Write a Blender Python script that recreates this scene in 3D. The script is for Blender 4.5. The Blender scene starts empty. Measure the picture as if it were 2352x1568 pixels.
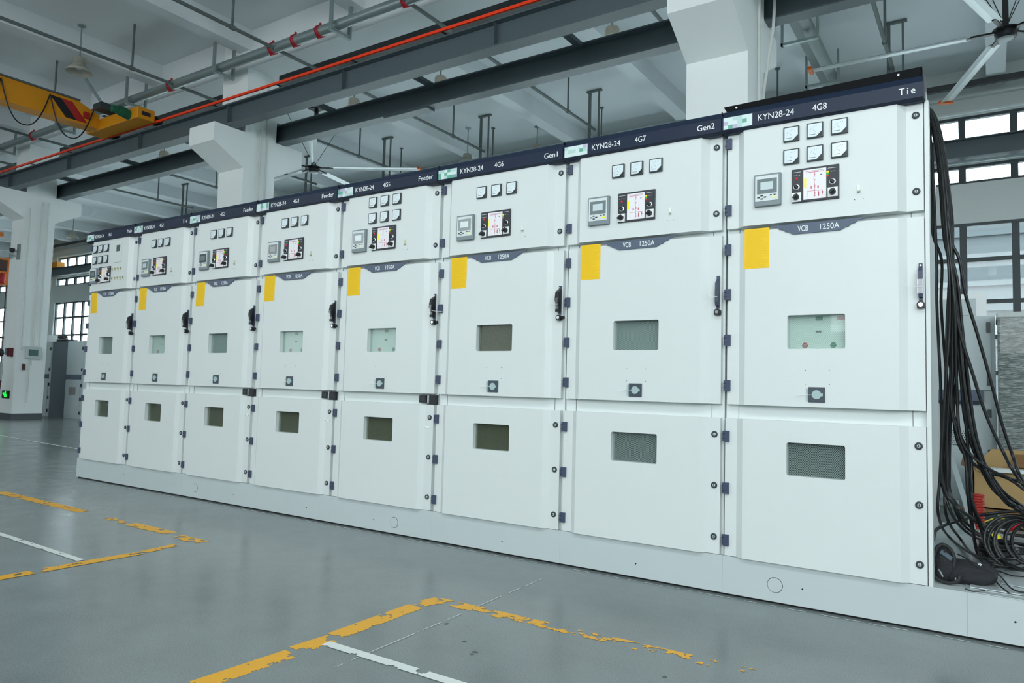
import bpy, bmesh, math, random
from mathutils import Vector, Matrix, noise
import numpy as np

random.seed(7)
scene = bpy.context.scene
COL = scene.collection

# ------------------------------------------------------------------ camera
CAMP = (8.26013, -3.97512, 1.08936, 0.585805, 0.0637376, 0.0266194, 1657.384)
IW, IH = 2352, 1568
def cam_axes():
    yaw, pitch, roll = CAMP[3:6]
    cy, sy, cp, sp = math.cos(yaw), math.sin(yaw), math.cos(pitch), math.sin(pitch)
    f = Vector((-sy*cp, cy*cp, sp)); r = Vector((cy, sy, 0)); u = r.cross(f)
    cr, sr = math.cos(roll), math.sin(roll)
    return cr*r + sr*u, -sr*r + cr*u, f
CR, CU, CF = cam_axes()
cd = bpy.data.cameras.new('camera'); cam = bpy.data.objects.new('camera', cd); COL.objects.link(cam)
cd.sensor_fit = 'HORIZONTAL'; cd.sensor_width = 36.0; cd.lens = 36.0*CAMP[6]/IW
cd.clip_start = 0.05; cd.clip_end = 500
M = Matrix((CR, CU, -CF)).transposed().to_4x4(); M.translation = Vector(CAMP[:3])
cam.matrix_world = M
scene.camera = cam
def on(px, py, axis, val):
    """the point where the photo's pixel meets the plane  axis = val"""
    d = CR*((px-IW/2)/CAMP[6]) - CU*((py-IH/2)/CAMP[6]) + CF
    o = Vector(CAMP[:3]); t = (val-o[axis])/d[axis]
    return o + d*t

# ------------------------------------------------------------------ world, lights, exposure
scene.view_settings.view_transform = 'Standard'
scene.view_settings.look = 'None'
scene.view_settings.gamma = 1.0
scene.view_settings.use_curve_mapping = False
scene.view_settings.exposure = 0.22
w = bpy.data.worlds.new('overcast_sky'); scene.world = w; w.use_nodes = True
bg = w.node_tree.nodes['Background']; bg.inputs[0].default_value = (0.87, 0.955, 1.0, 1); bg.inputs[1].default_value = 10.0
def area(name, loc, size, sizey, energy, direction, color=(0.908, 0.976, 1.0)):
    l = bpy.data.lights.new(name, 'AREA'); l.shape = 'RECTANGLE'; l.size = size; l.size_y = sizey
    l.energy = energy; l.color = color
    o = bpy.data.objects.new(name, l); COL.objects.link(o); o.location = loc
    o.rotation_euler = Vector(direction).to_track_quat('-Z', 'Y').to_euler()
    return o
# added overhead fill for the unseen front bay, above and behind the camera
area('front_bay_overhead_fill', (9.5, -5.6, 7.0), 12, 1.6, 260, (0.0, 0.62, -0.8))
area('front_bay_overhead_fill_far', (-3.5, -5.6, 7.0), 10, 1.6, 70, (0.0, 0.62, -0.8))
# daylight entering through the wide openings of the side behind the camera
area('daylight_gate', (12.0, -12.8, 4.7), 17, 4.4, 1150, (-0.06, 1, 0.0))
area('daylight_gate_far', (-8.0, -12.8, 4.2), 13, 5.0, 380, (0.0, 1, 0.0))

# ------------------------------------------------------------------ helpers
def s2l(c):
    return tuple(((x/255)/12.92 if x/255 <= 0.04045 else (((x/255)+0.055)/1.055)**2.4) for x in c)
MATS = {}
def mat(name, rgb, rough=0.5, metal=0.0, var=0.0, vscale=6.0, bump=0.0, bscale=60.0, emit=0.0, spec=0.5, coat=0.0):
    if name in MATS: return MATS[name]
    m = bpy.data.materials.new(name); m.use_nodes = True
    nt = m.node_tree; b = nt.nodes['Principled BSDF']
    c = s2l(rgb)
    b.inputs['Base Color'].default_value = (*c, 1); b.inputs['Roughness'].default_value = rough
    b.inputs['Metallic'].default_value = metal; b.inputs['Specular IOR Level'].default_value = spec
    if coat: b.inputs['Coat Weight'].default_value = coat
    if emit:
        b.inputs['Emission Color'].default_value = (*c, 1); b.inputs['Emission Strength'].default_value = emit
    if var or bump:
        tc = nt.nodes.new('ShaderNodeTexCoord')
    if var:
        n = nt.nodes.new('ShaderNodeTexNoise'); n.inputs['Scale'].default_value = vscale; n.inputs['Detail'].default_value = 5
        mx = nt.nodes.new('ShaderNodeMix'); mx.data_type = 'RGBA'
        mx.inputs[6].default_value = (*[x*(1-var) for x in c], 1); mx.inputs[7].default_value = (*[min(1, x*(1+var)) for x in c], 1)
        nt.links.new(tc.outputs['Object'], n.inputs['Vector']); nt.links.new(n.outputs['Fac'], mx.inputs[0])
        nt.links.new(mx.outputs[2], b.inputs['Base Color'])
    if bump:
        n2 = nt.nodes.new('ShaderNodeTexNoise'); n2.inputs['Scale'].default_value = bscale
        bp = nt.nodes.new('ShaderNodeBump'); bp.inputs['Strength'].default_value = bump; bp.inputs['Distance'].default_value = 0.01
        nt.links.new(tc.outputs['Object'], n2.inputs['Vector']); nt.links.new(n2.outputs['Fac'], bp.inputs['Height'])
        nt.links.new(bp.outputs['Normal'], b.inputs['Normal'])
    MATS[name] = m
    return m
def glassy(name, tint, refl=0.12, rough=0.02):
    if name in MATS: return MATS[name]
    m = bpy.data.materials.new(name); m.use_nodes = True; nt = m.node_tree
    for n in list(nt.nodes): nt.nodes.remove(n)
    o = nt.nodes.new('ShaderNodeOutputMaterial'); t = nt.nodes.new('ShaderNodeBsdfTransparent'); g = nt.nodes.new('ShaderNodeBsdfGlossy')
    mx = nt.nodes.new('ShaderNodeMixShader'); lw = nt.nodes.new('ShaderNodeLayerWeight'); lw.inputs['Blend'].default_value = 0.5; fr = nt.nodes.new('ShaderNodeMath'); fr.operation = 'POWER'; fr.inputs[1].default_value = 4.0
    ad = nt.nodes.new('ShaderNodeMath'); ad.operation = 'ADD'; ad.inputs[1].default_value = refl; ad.use_clamp = True
    t.inputs[0].default_value = (*tint, 1); g.inputs['Roughness'].default_value = rough
    nt.links.new(lw.outputs['Facing'], fr.inputs[0]); nt.links.new(fr.outputs[0], ad.inputs[0]); nt.links.new(ad.outputs[0], mx.inputs[0])
    nt.links.new(t.outputs[0], mx.inputs[1]); nt.links.new(g.outputs[0], mx.inputs[2]); nt.links.new(mx.outputs[0], o.inputs[0])
    MATS[name] = m
    return m

class MB:
    """collects shapes in world coordinates and links them as ONE mesh object"""
    def __init__(self): self.v = []; self.f = []; self.m = []; self.sm = []
    def add(self, vs, fs, mi=0, smooth=False):
        b = len(self.v); self.v += [tuple(p) for p in vs]
        for f in fs: self.f.append([b+i for i in f]); self.m.append(mi); self.sm.append(smooth)
    def box(self, x0, x1, y0, y1, z0, z1, mi=0):
        vs = [(x, y, z) for z in (z0, z1) for y in (y0, y1) for x in (x0, x1)]
        self.add(vs, [(0,2,3,1), (4,5,7,6), (0,1,5,4), (2,6,7,3), (0,4,6,2), (1,3,7,5)], mi)
    def prism(self, pts, axis, a, b, mi=0):
        """polygon pts (the two other axes in order) extruded along axis from a to b"""
        def P(p, t):
            q = list(p); q.insert(axis, t); return q
        n = len(pts); vs = [P(p, a) for p in pts] + [P(p, b) for p in pts]
        fs = [list(range(n))[::-1], [n+i for i in range(n)]] + [(i, (i+1) % n, n+(i+1) % n, n+i) for i in range(n)]
        self.add(vs, fs, mi)
    def bar(self, p, q, w, h, mi=0, up=(0,0,1)):
        p, q = Vector(p), Vector(q); d = (q-p).normalized(); u = Vector(up)
        s = d.cross(u)
        if s.length < 1e-4: s = d.cross(Vector((0,1,0)))
        s.normalize(); u = s.cross(d).normalized()
        vs = []
        for c in (p, q):
            for a, b in ((-1,-1), (1,-1), (1,1), (-1,1)): vs.append(c + s*(a*w/2) + u*(b*h/2))
        self.add(vs, [(3,2,1,0), (4,5,6,7), (0,1,5,4), (1,2,6,5), (2,3,7,6), (3,0,4,7)], mi)
    def cyl(self, p, q, r, seg=16, mi=0, r2=None, smooth=True):
        p, q = Vector(p), Vector(q); r2 = r if r2 is None else r2
        d = (q-p).normalized(); s = d.orthogonal().normalized(); u = d.cross(s)
        vs = []
        for c, rr in ((p, r), (q, r2)):
            for i in range(seg):
                a = 2*math.pi*i/seg; vs.append(c + (s*math.cos(a)+u*math.sin(a))*rr)
        self.add(vs, [(i, (i+1) % seg, seg+(i+1) % seg, seg+i) for i in range(seg)], mi, smooth)
        self.add(vs, [list(range(seg))[::-1], [seg+i for i in range(seg)]], mi)
    def tube(self, pts, r, seg=8, mi=0, closed=False):
        pts = [Vector(p) for p in pts]; n = len(pts); ref = None; vs = []
        for i, p in enumerate(pts):
            a = pts[i-1] if (i > 0 or closed) else p; b = pts[(i+1) % n] if (i < n-1 or closed) else p
            d = (b-a).normalized()
            if ref is None: ref = d.orthogonal().normalized()
            ref = (ref - d*ref.dot(d)).normalized(); u = d.cross(ref)
            rr = r[i] if isinstance(r, (list, tuple)) else r
            for k in range(seg):
                an = 2*math.pi*k/seg; vs.append(p + (ref*math.cos(an)+u*math.sin(an))*rr)
        fs = [(i*seg+k, i*seg+(k+1) % seg, ((i+1) % n)*seg+(k+1) % seg, ((i+1) % n)*seg+k) for i in range(n if closed else n-1) for k in range(seg)]
        self.add(vs, fs, mi, True)
        if not closed: self.add([vs[k] for k in range(seg)], [list(range(seg))[::-1]], mi); self.add([vs[(n-1)*seg+k] for k in range(seg)], [list(range(seg))], mi)
    def lathe(self, prof, c, seg=24, mi=0, axis=2):
        """profile [(radius, height)] turned about an axis through c"""
        vs = []
        for r, h in prof:
            for k in range(seg):
                a = 2*math.pi*k/seg; p = [r*math.cos(a), r*math.sin(a)]; p.insert(axis, h)
                vs.append((c[0]+p[0], c[1]+p[1], c[2]+p[2]))
        n = len(prof)
        self.add(vs, [(i*seg+k, i*seg+(k+1) % seg, (i+1)*seg+(k+1) % seg, (i+1)*seg+k) for i in range(n-1) for k in range(seg)], mi, True)
    def build(self, name, mats, parent=None, origin=None, bevel=0.0):
        me = bpy.data.meshes.new(name)
        o = bpy.data.objects.new(name, me); COL.objects.link(o)
        if parent is not None:
            org = worldloc(parent); o.parent = parent
        else:
            org = Vector(origin) if origin is not None else Vector((0,0,0)); o.location = org
        if not isinstance(mats, (list, tuple)): mats = [mats]
        me.from_pydata([tuple(Vector(v)-org) for v in self.v], [], self.f)
        for m in mats: me.materials.append(m)
        for p, mi, s in zip(me.polygons, self.m, self.sm): p.material_index = mi; p.use_smooth = s
        bm = bmesh.new(); bm.from_mesh(me); bmesh.ops.recalc_face_normals(bm, faces=bm.faces); bm.to_mesh(me); bm.free()
        me.update()
        if bevel:
            b = o.modifiers.new('bevel', 'BEVEL'); b.width = bevel; b.segments = 2; b.limit_method = 'ANGLE'; b.angle_limit = math.radians(50)
        return o
def worldloc(o):
    l = Vector(o.location)
    while o.parent: o = o.parent; l += Vector(o.location)
    return l
def tag(o, label=None, cat=None, group=None, kind=None):
    if label: o['label'] = label
    if cat: o['category'] = cat
    if group: o['group'] = group
    if kind: o['kind'] = kind
    return o
def thing(name, loc, label, cat, group=None):
    o = bpy.data.objects.new(name, None); COL.objects.link(o); o.location = loc; o.empty_display_size = 0.1
    return tag(o, label, cat, group)
def struct(o): o['kind'] = 'structure'; return o
def letters(s, x0, x1, y, z0, z1, name, m, parent, depth=0.0015, spacing=1.0):
    """raised lettering facing -y fitted into the given rectangle"""
    c = bpy.data.curves.new('t', 'FONT'); c.body = s; c.size = 1; c.extrude = 0.01; c.space_character = spacing
    o = bpy.data.objects.new('t', c); COL.objects.link(o); bpy.context.view_layer.update()
    me = bpy.data.meshes.new_from_object(o)
    bpy.data.objects.remove(o); bpy.data.curves.remove(c)
    a = np.array([v.co for v in me.vertices]); lo, hi = a.min(0), a.max(0)
    org = worldloc(parent)
    for v in me.vertices:
        u = (v.co.x-lo[0])/(hi[0]-lo[0]); t = (v.co.y-lo[1])/(hi[1]-lo[1]); d = (v.co.z-lo[2])/(hi[2]-lo[2])
        v.co = Vector((x0+(x1-x0)*u, y - d*depth, z0+(z1-z0)*t)) - org
    me.name = name; me.materials.clear(); me.materials.append(m)
    for p in me.polygons: p.material_index = 0
    bm = bmesh.new(); bm.from_mesh(me); bmesh.ops.recalc_face_normals(bm, faces=bm.faces); bm.to_mesh(me); bm.free()
    ob = bpy.data.objects.new(name, me); COL.objects.link(ob); ob.parent = parent
    return ob
def spline(pts, n=6):
    """Catmull-Rom through the points"""
    P = [Vector(p) for p in pts]; P = [P[0]*2-P[1]] + P + [P[-1]*2-P[-2]]; out = []
    for i in range(1, len(P)-2):
        for k in range(n):
            t = k/n; a, b, c, d = P[i-1], P[i], P[i+1], P[i+2]
            out.append(0.5*((2*b)+(c-a)*t+(2*a-5*b+4*c-d)*t*t+(3*b-a-3*c+d)*t*t*t))
    out.append(P[-2]); return out

# ------------------------------------------------------------------ materials
CAB = mat('cabinet_paint', (217, 223, 222), 0.38, var=0.015, vscale=3, bump=0.02, bscale=900)
FRAME = mat('cabinet_frame', (222, 229, 228), 0.42)
PLINTH = mat('plinth_paint', (192, 202, 203), 0.40, var=0.03, vscale=4, bump=0.03, bscale=500)
NAVY = mat('navy_header', (24, 37, 60), 0.42, spec=0.3)
NAVY2 = mat('navy_plastic', (62, 72, 96), 0.45)
SLATE = mat('slate_plate', (84, 97, 116), 0.5)
WHITE = mat('white_lettering', (238, 242, 242), 0.5)
BLACK = mat('black_plastic', (28, 30, 33), 0.4)
DARK = mat('dark_gap', (12, 15, 17), 0.8)
CHROME = mat('chrome', (200, 205, 208), 0.22, metal=1.0)
BEZEL = mat('meter_bezel', (46, 58, 62), 0.4)
DIAL = mat('dial_white', (222, 234, 238), 0.3, coat=0.4)
INK = mat('dial_ink', (96, 88, 98), 0.6)
GREYP = mat('relay_grey', (128, 140, 144), 0.45)
LIGHTP = mat('relay_face', (214, 222, 222), 0.45)
SCREEN = mat('relay_screen', (120, 132, 134), 0.12, coat=0.6)
LCD = mat('relay_lcd', (206, 220, 222), 0.12, coat=0.6)
PANELD = mat('panel_dark', (48, 52, 58), 0.5)
MIMIC = mat('mimic_white', (238, 236, 240), 0.45)
REDINK = mat('mimic_red', (206, 62, 92), 0.5)
YELLOW = mat('warning_yellow', (246, 200, 0), 0.55, var=0.05, vscale=3)
LINE = mat('warning_print', (232, 186, 0), 0.6)
LRED = mat('lamp_red', (214, 40, 50), 0.3, emit=0.25)
LGRN = mat('lamp_green', (60, 170, 60), 0.3, emit=0.25)
LYEL = mat('lamp_yellow', (226, 214, 20), 0.3, emit=0.3)
CREAM = mat('cream_switch', (206, 206, 178), 0.5)
CLEAR = glassy('clear_plastic', (0.93, 0.97, 0.97), 0.1, 0.15)
VIEW = glassy('viewing_glass', (0.94, 0.98, 0.965), 0.015, 0.02)
WIRE = mat('grille_wire', (186, 196, 196), 0.5)
INNER = mat('inner_panel', (236, 246, 240), 0.5)
OLIVE = mat('inner_dark', (60, 60, 48), 0.7)
CHAR = mat('inner_charcoal', (44, 50, 52), 0.6)
WALL = mat('wall_paint', (214, 219, 217), 0.8, var=0.03, vscale=1.2)
COLM = mat('column_paint', (240, 245, 244), 0.75, var=0.02, vscale=2)
CEIL = mat('ceiling_paint', (226, 232, 234), 0.85, var=0.03, vscale=0.8)
STEEL = mat('beam_paint', (82, 95, 101), 0.42, var=0.08, vscale=2)
RAIL = mat('rusty_rail', (86, 62, 44), 0.7, var=0.25, vscale=8)
GALV = mat('galvanised', (150, 164, 164), 0.38, metal=0.55, var=0.08, vscale=9)
PIPEP = mat('pipe_paint', (98, 108, 108), 0.6, var=0.06)
REDC = mat('red_clamp', (172, 30, 44), 0.5)
CONDR = mat('conductor_orange', (255, 62, 16), 0.35)
TRAY = mat('tray_dark', (66, 66, 68), 0.6)
CRY = mat('crane_yellow', (222, 146, 12), 0.5, var=0.06, vscale=3)
CRRED = mat('crane_red', (176, 34, 34), 0.5)
CABLE = mat('cable_black', (24, 27, 29), 0.42)
RUBBER = mat('rubber_dark', (34, 38, 40), 0.7)
WFR = mat('window_frame_dark', (58, 68, 72), 0.5)
PANE = glassy('window_glass', (0.93, 0.97, 0.98), 0.03, 0.02)
LAMPW = mat('lamp_enamel', (176, 174, 160), 0.4, var=0.1, vscale=9)
LAMPG = glassy('lamp_reflector', (0.75, 0.75, 0.72), 0.35, 0.25)
BGC = mat('background_cabinet', (188, 200, 202), 0.5)
BGD = mat('background_dark_panel', (98, 108, 116), 0.55)
CARD = mat('cardboard', (178, 148, 100), 0.85, var=0.1, vscale=9)
CARDD = mat('cardboard_shade', (132, 98, 62), 0.9, var=0.15, vscale=9)
ALU = mat('aluminium', (190, 200, 202), 0.3, metal=0.8)

def floor_material():
    m = bpy.data.materials.new('epoxy_floor'); m.use_nodes = True; nt = m.node_tree; b = nt.nodes['Principled BSDF']
    tc = nt.nodes.new('ShaderNodeTexCoord')
    def noi(s, d=6):
        n = nt.nodes.new('ShaderNodeTexNoise'); n.inputs['Scale'].default_value = s; n.inputs['Detail'].default_value = d
        nt.links.new(tc.outputs['Object'], n.inputs['Vector']); return n
    a, f, g = noi(0.7), noi(170, 3), noi(3.0)
    r = nt.nodes.new('ShaderNodeValToRGB'); r.color_ramp.elements[0].position = 0.3; r.color_ramp.elements[1].position = 0.72
    r.color_ramp.elements[0].color = (*s2l((108, 117, 117)), 1); r.color_ramp.elements[1].color = (*s2l((130, 140, 140)), 1)
    mm = nt.nodes.new('ShaderNodeMix'); mm.data_type = 'FLOAT'; mm.inputs[0].default_value = 0.45
    nt.links.new(a.outputs['Fac'], mm.inputs[2]); nt.links.new(g.outputs['Fac'], mm.inputs[3]); nt.links.new(mm.outputs[0], r.inputs[0])
    mx = nt.nodes.new('ShaderNodeMix'); mx.data_type = 'RGBA'; mx.blend_type = 'OVERLAY'; mx.inputs[0].default_value = 0.45
    nt.links.new(r.outputs[0], mx.inputs[6]); nt.links.new(f.outputs['Fac'], mx.inputs[7]); nt.links.new(mx.outputs[2], b.inputs['Base Color'])
    mr = nt.nodes.new('ShaderNodeMapRange'); mr.inputs[3].default_value = 0.13; mr.inputs[4].default_value = 0.30
    nt.links.new(g.outputs['Fac'], mr.inputs[0]); nt.links.new(mr.outputs[0], b.inputs['Roughness'])
    bp = nt.nodes.new('ShaderNodeBump'); bp.inputs['Strength'].default_value = 0.05; bp.inputs['Distance'].default_value = 0.01
    n4 = noi(9, 4); nt.links.new(n4.outputs['Fac'], bp.inputs['Height']); nt.links.new(bp.outputs['Normal'], b.inputs['Normal'])
    return m
FLOOR = floor_material()

# ------------------------------------------------------------------ room shell
X0, X1, YF, YB, ZC = -48.0, 24.0, -13.2, 12.2, 7.48
b = MB(); b.box(X0, X1, YF, YB+0.3, -0.2, 0); struct(b.build('floor', FLOOR))
b = MB(); b.box(X0, X1, YF, YB+0.3, ZC, ZC+0.25)
JX = [5.55+2.87*k for k in range(-18, 7)]
for jx in JX:
    b.box(jx-0.15, jx+0.15, YF, YB, 7.10, ZC)                       # ribs of the cast slab
for gy in (4.0, -4.6):
    b.box(X0, X1, gy, gy+0.5, 6.78, ZC)
struct(b.build('ceiling', CEIL))
ROWS = [(6.10, 6.57), (5.24, 5.61), (0.95, 4.47)]
PIERS = [-46.3, -37.66, -29.0, -20.4, -11.8, -3.29, 5.70, 14.3, 22.9]
b = MB()
zs = [0, 0.95, 4.47, 5.24, 5.61, 6.10, 6.57, ZC]
for z0, z1 in ((0, .95), (4.47, 5.24), (5.61, 6.10), (6.57, ZC)): b.box(X0, X1, YB, YB+0.3, z0, z1)
for px in PIERS:
    for z0, z1 in ROWS: b.box(px-0.75, px+0.75, YB, YB+0.3, z0, z1)
struct(b.build('wall_back', WALL))
b = MB()
for px in PIERS: b.box(px-0.35, px+0.35, YB-0.35, YB-0.002, 0.0, 7.1)
struct(b.build('trim_1', COLM))
b = MB(); b.box(X0-0.3, X0, YF, YB+0.3, 0, ZC); struct(b.build('wall_left', WALL))
b = MB(); b.box(X1, X1+0.3, YF, YB+0.3, 0, ZC); struct(b.build('wall_right', WALL))
b = MB(); b.box(X0, X1, YF-0.3, YF, 0, ZC); struct(b.build('wall_front', WALL))
nwin = 0
for i in range(len(PIERS)-1):
    xa, xb = PIERS[i]+0.75, PIERS[i+1]-0.75
    for ri, (z0, z1) in enumerate(ROWS):
        nwin += 1
        root = thing('window_%d' % nwin, (xa, YB+0.1, z0), None, None); root['kind'] = 'structure'
        f = MB(); n = round((xb-xa)/0.83); st = 0.055
        ph = (7.865-xa) % 0.83 if PIERS[i] > 0 and PIERS[i] < 6 else 0.83
        xs = [xa] + [xa+ph+0.83*k for k in range(20) if xa+ph+0.83*k < xb-0.1] + [xb]
        for q, x in enumerate(xs):
            hw = 0.06 if 0 < q < len(xs)-1 else 0.05
            f.box(x-hw if q else x, x+hw if q < len(xs)-1 else x, YB+0.06, YB+0.14, z0, z1)
        f.box(xa, xb, YB+0.05, YB+0.15, z0, z0+st); f.box(xa, xb, YB+0.05, YB+0.15, z1-st, z1)
        if ri == 2:
            for zz in (1.6, 2.28, 2.95, 3.76): f.box(xa, xb, YB+0.055, YB+0.145, zz-0.04, zz+0.04)
        f.build('window_frame', WFR, root)
        g = MB(); g.box(xa, xb, YB+0.098, YB+0.104, z0, z1); g.build('pane', PANE, root)
# highlights along the sills painted as pale strips, above and below the crane beam
b = MB()
for i in range(len(PIERS)-1):
    xa, xb = PIERS[i]+0.36, PIERS[i+1]-0.36
    b.box(xa, xb, YB-0.06, YB-0.002, 6.60, 6.64); b.box(xa, xb, YB-0.06, YB-0.002, 5.63, 5.67); b.box(xa, xb, YB-0.1, YB-0.002, 6.90, 6.94)
struct(b.build('trim_2', mat('sill_highlight', (224, 230, 230), 0.5)))
# outside
b = MB(); b.box(-70, 50, 12.6, 60, -0.25, -0.05); tag(b.build('ground_outside', mat('outside_paving', (178, 180, 178), 0.9)), kind='structure')
nb = thing('neighbouring_building', (6, 30, 0), 'grey building with horizontal bands and pale windows seen through the right-hand panes', 'building')
b = MB(); b.box(-4, 34, 30, 38, 0, 8.6)
for z in (3.2, 4.6, 5.6, 6.6, 7.6): b.box(-4, 34, 29.85, 30, z, z+0.18, 1)
b.build('wall', [mat('outside_wall', (54, 60, 62), 0.8), mat('outside_band', (50, 57, 59), 0.8)], nb)
for k in range(14):
    for z in (0.8, 3.5):
        q = MB(); x = -3+2.6*k
        q.box(x, x+1.7, 29.9, 30.0, z, z+1.5 if z < 3 else z+0.9); q.build('window', mat('outside_window', (78, 84, 86), 0.3), nb)

# ------------------------------------------------------------------ concrete columns with corbels
def column(x0, x1, label, extra=0):
    c = thing('concrete_column', ((x0+x1)/2, 4.31, 0), label, 'column')
    b = MB(); b.box(x0, x1, 3.97, 4.65, 0.12, 7.5); b.build('shaft', COLM, c)
    for s in (0, 1):
        q = MB()
        pts = [(3.97, 4.92), (3.35, 5.25), (3.35, 5.575), (3.97, 5.575)] if s == 0 else [(4.65, 4.92), (4.65, 5.575), (5.27, 5.575), (5.27, 5.25)]
        q.prism(pts, 0, x0, x1); q.build('corbel', COLM, c)
    k = MB(); k.box(x0-0.005, x1+0.005, 3.965, 4.655, 0, 0.14); k.build('base_band', mat('band_grey', (82, 88, 92), 0.7), c)
    return c
column(5.34, 6.05, 'big white column with a corbel rising behind cabinets 4G7 and 4G8')
column(-3.66, -2.93, 'white column with a bracket corbel rising behind cabinets 4G3 and 4G4')
column(-12.15, -11.47, 'grey-shaded column standing free on the floor left of the cabinet row')
column(-20.75, -20.05, 'distant column farther back behind the free-standing left column')
# conduits on the columns
def conduit(pts, label, r=0.018):
    b = MB(); b.tube(pts, r, 8); return tag(b.build('conduit', mat('conduit_white', (214, 218, 214), 0.5), origin=pts[0]), label, 'pipe', 'conduits on the columns')
conduit([(6.085, 4.30, 2.2), (6.085, 4.30, 7.0)], 'white vertical conduit nearest the front edge of the column behind 4G8')
conduit([(6.085, 4.50, 2.2), (6.085, 4.50, 4.6), (6.18, 4.56, 5.4), (6.26, 4.56, 7.0)], 'white conduit bending outward on the column behind 4G8')
conduit([(-2.90, 4.28, 2.4), (-2.90, 4.28, 5.7)], 'left white conduit on the column behind 4G4')
conduit([(-2.90, 4.42, 2.4), (-2.90, 4.42, 6.6), (-2.90, 4.50, 6.75)], 'right white conduit on the column behind 4G4')
conduit([(-11.44, 4.06, 1.7), (-11.44, 4.06, 5.2)], 'left of three conduits on the free-standing left column')
conduit([(-11.44, 4.33, 1.8), (-11.44, 4.33, 5.4)], 'middle of three conduits on the free-standing left column')
conduit([(-11.44, 4.47, 1.7), (-11.44, 4.47, 5.4)], 'right of three conduits on the free-standing left column')
conduit([(-11.44, 4.27, 0.42), (-11.44, 4.27, 1.5)], 'short conduit below the green display box on the left column')

# ------------------------------------------------------------------ crane runways, rails, braces
def ibeam(b, y, z0, z1, xa, xb, w=0.20, t=0.016, mi=0):
    b.box(xa, xb, y-w/2, y+w/2, z0, z0+t*1.3, mi); b.box(xa, xb, y-w/2, y+w/2, z1-t*1.3, z1, mi); b.box(xa+0.001, xb-0.001, y-0.008, y+0.008, z0+t, z1-t, mi)
A = thing('crane_runway_beam', (0, 3.67, 5.58), 'grey steel runway beam carrying the orange conductor rail, in front of the columns', 'steel beam', 'crane runway beams')
b = MB(); ibeam(b, 3.67, 5.58, 5.95, X0+.1, X1-.1, 0.22)
for x in [5.7-2.87*k for k in range(-6, 18)]: b.box(x-0.004, x+0.004, 3.575, 3.76, 5.60, 5.93)
b.build('beam', STEEL, A)
b = MB(); b.box(X0+.1, X1-.1, 3.62, 3.68, 5.951, 5.99); b.build('rail', RAIL, A)
for xb_ in (-19.6, -16.6, -13.5, -10.6, -7.75, -4.9, -1.4, 0.83, 3.52, 9.2, 12.0):
    b = MB(); b.box(xb_-0.05, xb_+0.05, 3.79, 4.67, 5.87, 5.93)
    if not any(abs(xb_-p) < 0.55 for p in PIERS): b.build('brace', STEEL, A)
Bm = thing('crane_runway_beam', (0, 4.78, 5.58), 'grey steel runway beam passing just behind the columns, with rusty rail', 'steel beam', 'crane runway beams')
b = MB(); ibeam(b, 4.78, 5.58, 5.93, X0+.1, X1-.1, 0.21)
b.build('beam', STEEL, Bm); b = MB(); b.box(X0+.1, X1-.1, 4.75, 4.81, 5.931, 5.965); b.build('rail', RAIL, Bm)
b = MB(); b.box(-0.2, 0.75, 4.68, 4.88, 5.55, 5.578); b.build('splice_plate', STEEL, Bm)
Cm = thing('crane_runway_beam', (0, 11.7, 5.58), 'grey steel runway beam running along the back wall between the window strips', 'steel beam', 'crane runway beams')
b = MB(); ibeam(b, 11.68, 5.58, 5.94, X0+.1, X1-.1, 0.24)
for px in PIERS: b.box(px-0.3, px+0.3, 11.56, 11.84, 5.3, 5.58)
b.build('beam', STEEL, Cm)
b = MB(); b.box(X0+.1, X1-.1, 3.50, 3.53, 5.985, 6.025)
for k in range(40): x = X0+1+k*1.75; b.box(x-0.015, x+0.015, 3.50, 3.61, 5.97, 5.984, 1)
tag(b.build('conductor_rail', [CONDR, BLACK], origin=(0, 3.515, 5.98)), 'bright orange-red conductor rail along the top of the front crane beam', 'conductor rail')
b = MB(); b.box(X0+.1, X1-.1, 4.85, 5.15, 6.88, 7.04)
for k in range(24):
    x = X0+2+k*2.9
    for dx in (0, 0.3): b.cyl((x+dx, 5.0, 7.03), (x+dx, 5.0, ZC), 0.006, 6)
tag(b.build('cable_tray', TRAY, origin=(0, 5, 6.9)), 'dark perforated cable tray hung from the ceiling behind the orange rail', 'cable tray')
b = MB(); b.box(X0+.1, X1-.1, 11.75, 11.84, 6.98, 7.09); tag(b.build('cable_tray', TRAY, origin=(0, 11.8, 6.98)), 'dark cable tray along the top of the back wall above the windows', 'cable tray')

# ------------------------------------------------------------------ pipework
PZ = 6.69
mp = thing('sprinkler_main', (0, 3.6, PZ), 'thick galvanised pipe with red couplings in front of the columns', 'pipe', 'thick sprinkler mains')
b = MB(); b.cyl((X0+.1, 3.6, PZ), (X1-.1, 3.6, PZ), 0.082, 20); b.build('pipe', GALV, mp)
for x in (-13.6, -10.4, -7.6, -4.76, -1.77, -1.20, -0.61, 1.21, 4.2, 7.2):
    q = MB(); q.lathe([(0.083, -0.035), (0.1, -0.03), (0.1, 0.03), (0.083, 0.035)], (x, 3.6, PZ), 20, axis=0)
    q.bar((x, 3.6, PZ+0.09), (x, 3.6, PZ+0.14), 0.03, 0.03); q.bar((x, 3.6, PZ-0.09), (x, 3.56, PZ-0.125), 0.03, 0.03); q.build('coupling', REDC, mp)
for x in (-12.0, -9.0, -6.1, -3.2, -0.2, 2.8, 7.9):
    q = MB(); q.box(x-0.03, x+0.03, 3.44, 3.475, PZ-0.14, 7.30); q.box(x-0.03, x+0.03, 3.83, 3.865, PZ-0.14, 7.22); q.box(x-0.029, x+0.029, 3.476, 3.829, PZ-0.139, PZ-0.09)
    q.build('hanger', GALV, mp)
mp2 = thing('sprinkler_main', (0, 9.6, 6.4), 'thick galvanised pipe across the rear bay, mostly hidden by the cabinets', 'pipe', 'thick sprinkler mains')
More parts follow.
